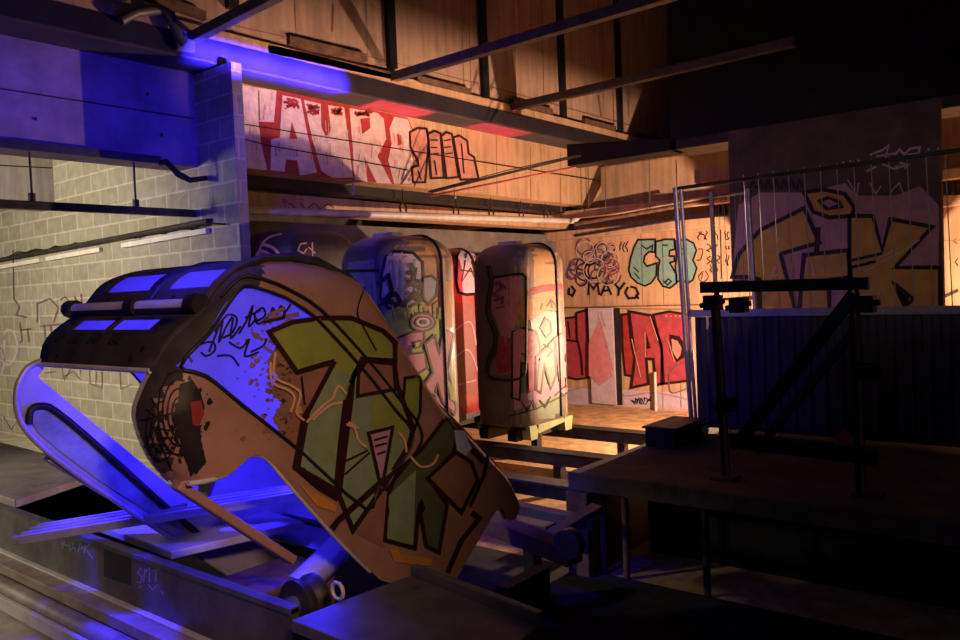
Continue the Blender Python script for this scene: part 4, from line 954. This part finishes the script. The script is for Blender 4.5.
# ================================================================== OVERHEAD
t = thing('steel_bar', 'square steel bar jutting from the upper wall, the longer of the two at top centre', 'bar', (-6.7, 6.7, 4.2), 'bars jutting from the upper wall')
MB().bar((-6.66, 6.7, 4.2), (-1.5, 6.6, 4.22), .10, .10, STEEL).build('bar', t, bevel=.005)
t = thing('steel_bar', 'square steel bar with a cut end jutting below the longer bar', 'bar', (-6.7, 9.0, 4.2), 'bars jutting from the upper wall')
MB().bar((-6.66, 9.0, 4.2), (-2.76, 8.87, 4.2), .10, .10, STEEL).build('bar', t, bevel=.005)
t = thing('steel_bar', 'bent tube and bar jutting from the edge beam at the top left', 'bar', (-6.6, 4.2, 4.1), 'bars jutting from the upper wall')
MB().bar((-6.593, 4.12, 4.09), (-3.2, 3.95, 4.15), .09, .09, STEEL).build('bar', t, bevel=.005)
MB().tube([on(120, 20, 'x', -6.54), on(136, 12, 'x', -6.53), on(160, 9, 'x', -6.53), on(170, 14, 'x', -6.53), on(178, 36, 'x', -6.53), on(184, 44, 'x', -6.53)], .045, STEEL, 10).build('bent_tube', t, 60)
c = on(185, 44, 'x', -6.55); MB().box((c.x-.035, c.y-.09, c.z-.07), (c.x+.02, c.y+.09, c.z+.05), STEEL).build('end_block', t, bevel=.01)
labs = ['black upright strip on the upper wall, at the picture top left', 'black upright strip reaching the longer steel bar foot', 'black upright strip between the two steel bars', 'black upright strip crossed by the shorter steel bar', 'black upright strip nearest the dark right wall']
for i, (px, py) in enumerate(((233, 9), (393, 68), (486, 97), (564, 117), (621, 131))):
    p = on(px, py, 'x', -6.62); mb = MB().box((-6.66, p.y-.06, p.z), (-6.60, p.y+.06, 7.55), BLACK)
    tag(mb.build('wall_strip'), labs[i], 'strip', 'black strips on the upper wall')
labs = ['brown ledge bracket between the top left strips, upper of two', 'long brown ledge bracket at the foot of the longer bar', 'brown ledge bracket right of the longer bar foot', 'brown ledge bracket at the foot of the shorter bar', 'brown ledge bracket right of the shorter bar', 'brown ledge bracket nearest the dark corner', 'brown ledge bracket at the top edge of the picture']
for i, (x0, y0, x1, y1) in enumerate(((289, 40, 366, 58), (267, 49, 400, 78), (417, 79, 469, 92), (513, 102, 552, 112), (584, 121, 615, 129), (639, 135, 662, 140), (130, -12, 205, 16))):
    a = on(x0, y0, 'x', -6.62); b = on(x1, y1, 'x', -6.62)
    mb = MB().bar((-6.63, a.y, a.z), (-6.63, b.y, b.z), .06, .085, RUST)
    tag(mb.build('ledge_bracket'), labs[i], 'bracket', 'brown brackets on the upper wall')
# hanging tube under the lintel, its rods, conduit and cables
t = thing('hanging_tube', 'purple-lit square tube hung on two rods below the lintel', 'tube', (-7.1, 1, 2.55))
MB().bar((-7.1, -2.5, 2.54), (-7.1, 4.35, 2.56), .07, .07, DSTEEL).build('tube', t, bevel=.004)
for px, pb in ((32, 196), (136, 206)):
    p = on(px, pb, 'x', -7.1); MB().tube([(-7.1, p.y, 2.58), (-7.1, p.y, 3.0)], .010, DSTEEL, 6).build('rod', t)
    MB().tube([(-7.1, p.y, 2.56), (-7.1, p.y, 2.66)], .030, DSTEEL, 8).build('clamp', t)
mb = MB().bar((-6.97, -2.5, 3.02), (-6.97, 3.95, 3.02), .05, .07, DSTEEL); tag(mb.build('conduit'), 'dark conduit along the lower edge of the lintel', 'conduit')
for k, (dy, lab) in enumerate(((0, 'looped black cable from the conduit to the block pier, upper'), (4, 'looped black cable from the conduit to the block pier, lower'))):
    pts = [Vector((-6.96, 3.94, 3.0-.02*k)), on(166, 160+dy, 'x', -6.9), on(178, 172+dy, 'x', -6.85), on(190, 179+dy*.6, 'x', -6.8), on(206, 177+dy*.5, 'y', 4.35)]
    mb = MB().tube([Vector(p) for p in pts], .016, RUBBER, 6); tag(mb.build('cable', smooth=60), lab, 'cable', 'cables at the block pier')
p0 = on(0, 262, 'y', 4.33); p1 = on(206, 222, 'y', 4.33)
mb = MB().tube([(-12.5, 4.325, 2.36), (p1.x+.05, 4.325, 2.46)], .03, DSTEEL, 8)
for k in range(9):
    x = -11.5+k*.55; mb.tube([(x, 4.32, 2.40+.02*(k % 2)), (x+.3, 4.31, 2.44), (x+.55, 4.32, 2.41)], .010, RUBBER, 5)
tag(mb.build('wall_pipe', smooth=60), 'dark pipe with cables along the block wall', 'pipe')
for k, (xa, xb, lab) in enumerate(((-12.4, -10.6, 'white batten light at the far left of the block wall'), (-10.4, -9.0, 'white batten light second from the pier on the block wall'), (-8.5, -6.85, 'white batten light next to the pier on the block wall'))):
    za = 2.27+.02*(xa+12); zb_ = 2.27+.02*(xb+12)
    mb = MB().bar((xa, 4.337, za), (xb, 4.337, zb_), .05, .05, WHITE); tag(mb.build('batten_light'), lab, 'light fitting', 'batten lights on the block wall')
mb = MB().tube([on(13, 250, 'y', 4.354), on(14, 300, 'y', 4.354)], .007, RUBBER, 5); tag(mb.build('cable', smooth=60), 'thin black cable dropping down the block wall at the far left', 'cable')
# cable tray
a = on(575, 156, 'y', 8.97); b = on(428, 192, 'x', -6.85)
t = thing('cable_tray', 'dark cable tray sloping along the foot of the lettered girder', 'cable tray', tuple(b))
off = Vector((.16, -.12, -.03))
MB().bar(a, b, .012, .022, DSTEEL).build('side_rail', t); MB().bar(a+off, b+off, .012, .022, DSTEEL).build('side_rail', t)
for k in range(14):
    q = a.lerp(b, (k+.5)/14); MB().bar(q, q+off, .007, .007, DSTEEL).build('rung', t)
mb = MB()
for dx in (.08,):
    o_ = Vector((dx, -dx*.75, .0)); mb.tube([a+o_, a.lerp(b, .5)+o_+Vector((0, 0, .02)), b+o_], .006, RUBBER, 6)
mb.build('cables', t, 60)
a2 = on(575, 167, 'y', 8.99); b2 = on(430, 196, 'x', -6.7)
mb = MB().tube([a2, b2], .013, P['red'], 8); tag(mb.build('pipe', smooth=60), 'thin red pipe below the cable tray', 'pipe')
for i, (px, py, l_) in enumerate(((353, 190, 'pale hook hanging left of the cable tray'), (455, 194, 'pale hook hanging from the red pipe'))):
    p = on(px, py, 'x', -7.0); mb = MB().tube([(p.x, p.y, p.z+.09), (p.x, p.y, p.z), (p.x+.03, p.y-.03, p.z-.06)], .013, PALE, 6); tag(mb.build('hook', smooth=60), l_, 'hook', 'hooks under the girder')
a = on(247, 210.5, 'x', -7.2); b = on(574, 221, 'x', -7.2)
mb = MB().tube([a, b], .045, PALE, 12); mb.tube([b, b+Vector((.15, .1, .18))], .05, PALE, 10); tag(mb.build('pipe', smooth=60), 'long pale pipe under the girder above the cabins', 'pipe')
for i, px in enumerate((367, 420, 460, 498, 532)):
    q = a.lerp(b, (px-247)/327.0); mb = MB().tube([q+Vector((0, -.05, .02)), q+Vector((0, -.06, .12)), q+Vector((0, 0, .18)), q+Vector((0, .05, .12)), q+Vector((0, .05, .02))], .012, DSTEEL, 6); mb.tube([q+Vector((0, 0, .18)), Vector((q.x, q.y, 3.035))], .008, DSTEEL, 6)
    tag(mb.build('pipe_hook', smooth=60), '%s dark hook on the long pale pipe counted from the pier' % ('first', 'second', 'third', 'fourth', 'fifth')[i], 'hook', 'hooks on the pale pipe')
mb = MB().tube([on(575, 224, 'y', 11.2), on(725, 198, 'y', 11.2)], .035, RUST, 10); tag(mb.build('pipe', smooth=60), 'warm-lit pipe running above the teal letters', 'pipe')
mb = MB().tube([on(575, 236, 'y', 11.705), on(680, 219, 'y', 11.705)], .02, DSTEEL, 8); tag(mb.build('pipe', smooth=60), 'thin dark pipe just above the teal letters', 'pipe')
for i, (px, y0, y1) in enumerate(((588, 165, 215), (605, 160, 215), (649, 150, 212), (676, 160, 192))):
    a = on(px, y0, 'y', 11.25); b = on(px+1, y1, 'y', 11.25); mb = MB().tube([a, b], .008, STEEL, 5); tag(mb.build('hanger_rod'), '%s thin hanger rod from the left above the teal letters' % ('first', 'second', 'third', 'fourth')[i], 'rod', 'hanger rods')
mb = MB().tube([on(655, 372, 'y', 11.9), on(656, 413, 'y', 11.9)], .025, PALE, 8); tag(mb.build('post', smooth=60), 'thin pale post in front of the red letters', 'post')

# orange work lamp on the floor behind the mural pier, under a board added to cut the shadow edge
wl = thing('work_lamp', 'orange work lamp hidden behind the mural pier', 'lamp', (-3.3, 9.6, -.4))
MB().box((-3.78, 8.7, 1.471), (-2.75, 10.6, 1.485), BLACK).build('hood', wl)  # unseen board, shapes the shadow edge on the upper wall
for x, y in ((-2.8, 8.8), (-2.8, 10.5)): MB().bar((x, y, -.4), (x, y, 1.475), .03, .03, BLACK).build('leg', wl)
MB().tube([(-3.3, 9.6, -.4), (-3.3, 9.6, .78)], .02, BLACK, 8).build('stem', wl, 60)
MB().tube([(-3.3, 9.6, .78), (-3.3, 9.6, .82)], .07, BLACK, 14).build('lamp_base', wl, 60)

# ================================================================== LIGHT
def lamp(kind, name, loc, col, e, size=.05, aim=None, ang=60, blend=.3):
    l = D.lights.new(name, kind); l.color = col; l.energy = e; o = D.objects.new(name, l); COL.objects.link(o); o.location = loc
    if kind == 'AREA': l.size = size
    else: l.shadow_soft_size = size
    if aim is not None: o.rotation_euler = (Vector(aim)-Vector(loc)).to_track_quat('-Z', 'Y').to_euler()
    if kind == 'SPOT': l.spot_size = R_(ang); l.spot_blend = blend
    return o
def bar_lamp(name, loc, aim, col, e, L_, W_, spread):
    """LED bar: long side level along y"""
    l = D.lights.new(name, 'AREA'); l.shape = 'RECTANGLE'; l.size = W_; l.size_y = L_; l.color = col; l.energy = e; l.spread = R_(spread)
    o = D.objects.new(name, l); COL.objects.link(o)
    z = (Vector(loc)-Vector(aim)).normalized(); y = Vector((0, 1, 0)); x = y.cross(z).normalized(); y = z.cross(x)
    m_ = Matrix((x, y, z)).transposed().to_4x4(); m_.translation = Vector(loc); o.matrix_world = m_
    return o
lamp('POINT', 'orange_work_lamp', (-3.3, 9.6, .9), (1, .58, .36), 960, .03)
lamp('SPOT', 'warm_cabin_lamp', (-.9, 5.9, 2.5), (1, .60, .40), 70, .1, (-5.0, 6.2, 1.5), 62, .4)  # added spot brightening the right-hand faces of the upright cabins
BLUE = (.035, .018, 1)
lamp('POINT', 'blue_cabin_lamp', (-2.75, 1.75, 1.32), BLUE, 17, .06)
lamp('SPOT', 'blue_pit_lamp', (-3.0, 2.7, 2.6), BLUE, 110, .1, (-3.5, 4.4, -.1), 34, .6)  # added spot for the blue struts in the pit
lamp('POINT', 'blue_floor_lamp', (-2.72, 2.15, .98), BLUE, 13, .05)  # second blue point added to brighten the inside seen through the doorway
lamp('SPOT', 'blue_top_lamp', (-2.5, .7, 3.5), BLUE, 420, .1, (-2.62, 1.72, 1.8), 20, .9)  # added blue wash over the tipped cabin's top
bar_lamp('warm_girder_bar', (-3.0, 7.2, 1.2), (-6.8, 7.2, 3.95), (1, .52, .34), 17, 5.2, .4, 18)  # added warm fill for the lettered girder and upper wall
bar_lamp('blue_beam_bar', (-4.6, 5.0, 3.1), (-6.6, 5.0, 3.98), BLUE, 150, 1.8, .06, 8)  # unseen narrow light added to lay the blue band on the edge beam
lamp('SPOT', 'blue_pier_lamp', (-4.2, 2.2, 2.6), BLUE, 170, .1, (-6.6, 4.4, 2.5), 44, .7)  # added spot tinting the block pier blue
bar_lamp('blue_lintel_bar', (-4.6, 2.6, 2.7), (-7.0, 2.7, 3.45), BLUE, 9, 3.6, .4, 42)  # unseen strip added to tint the lintel blue
lamp('SPOT', 'blue_plank_lamp', (-4.3, 1.2, 2.2), BLUE, 420, .05, (-3.3, 1.8, .7), 32, .5)  # added spot aimed along the plank to turn it blue
lamp('SPOT', 'blue_plank_end_lamp', (-3.75, 1.42, 1.95), BLUE, 60, .03, (-3.55, 1.54, .72), 27, .4)  # extra spot added for the plank's left end
lamp('SPOT', 'swirl_lamp', (-4.4, 3.0, 2.6), (1, .62, .5), 26, .1, (-6.4, 4.8, 2.15), 20, .7)  # spot aimed at the dark cabin's swirls to brighten them
lamp('SPOT', 'mural_fill', (1.0, 3.0, 3.0), (1, .68, .6), 80, .3, (-2.4, 8.5, 2.2), 34, .7)
lamp('SPOT', 'blue_track_lamp', (-3.6, -.5, 2.6), BLUE, 260, .2, (-4.6, 5.0, 1.2), 50, .8)  # added blue fill over the tracks and cabins from the camera side
lamp('SPOT', 'bay_lamp', (-9.0, .3, 2.6), (1, .82, .55), 760, .3, (-10.2, 4.36, 1.4), 120, .8)
lamp('SPOT', 'walkway_lamp', (-7.5, -1.5, 2.6), (1, .82, .6), 480, .2, (-5.2, 1.4, .4), 36, .8)  # added warm spot brightening the walkway only
lamp('SPOT', 'red_lamp', (-5.95, 7.4, 1.75), (1, .03, .03), 8, .05, (-6.6, 7.4, 1.6), 130, .5)
bar_lamp('red_beam_bar', (-6.78, 6.95, 3.3), (-6.7801, 6.95, 3.9), (1, .03, .06), 14, .95, .42, 8)  # unseen strip added to lay a red patch under the edge beam
bar_lamp('red_beam_bar', (-6.78, 8.9, 3.3), (-6.7801, 8.9, 3.9), (1, .03, .06), 12, 1.1, .42, 8)  # same added strip for the farther red patch
lamp('SPOT', 'warm_side_lamp', (.35, .35, 2.5), (1, .56, .34), 190, .15, (-2.3, 1.5, 1.3), 44, 1.0)  # added weak warm light for the tipped cabin's painted side
lamp('AREA', 'dim_fill', (-1.0, -1.5, 4.5), (.55, .42, 1), 9, 3.0, (-3, 4, .5))
w = D.worlds.new('world'); bpy.context.scene.world = w; w.use_nodes = True
w.node_tree.nodes['Background'].inputs[0].default_value = (.3, .25, .5, 1); w.node_tree.nodes['Background'].inputs[1].default_value = .004
vs_ = bpy.context.scene.view_settings; vs_.view_transform = 'Standard'; vs_.look = 'None'; vs_.gamma = 1; vs_.exposure = 0.18
try: vs_.use_curve_mapping = False
except Exception: pass
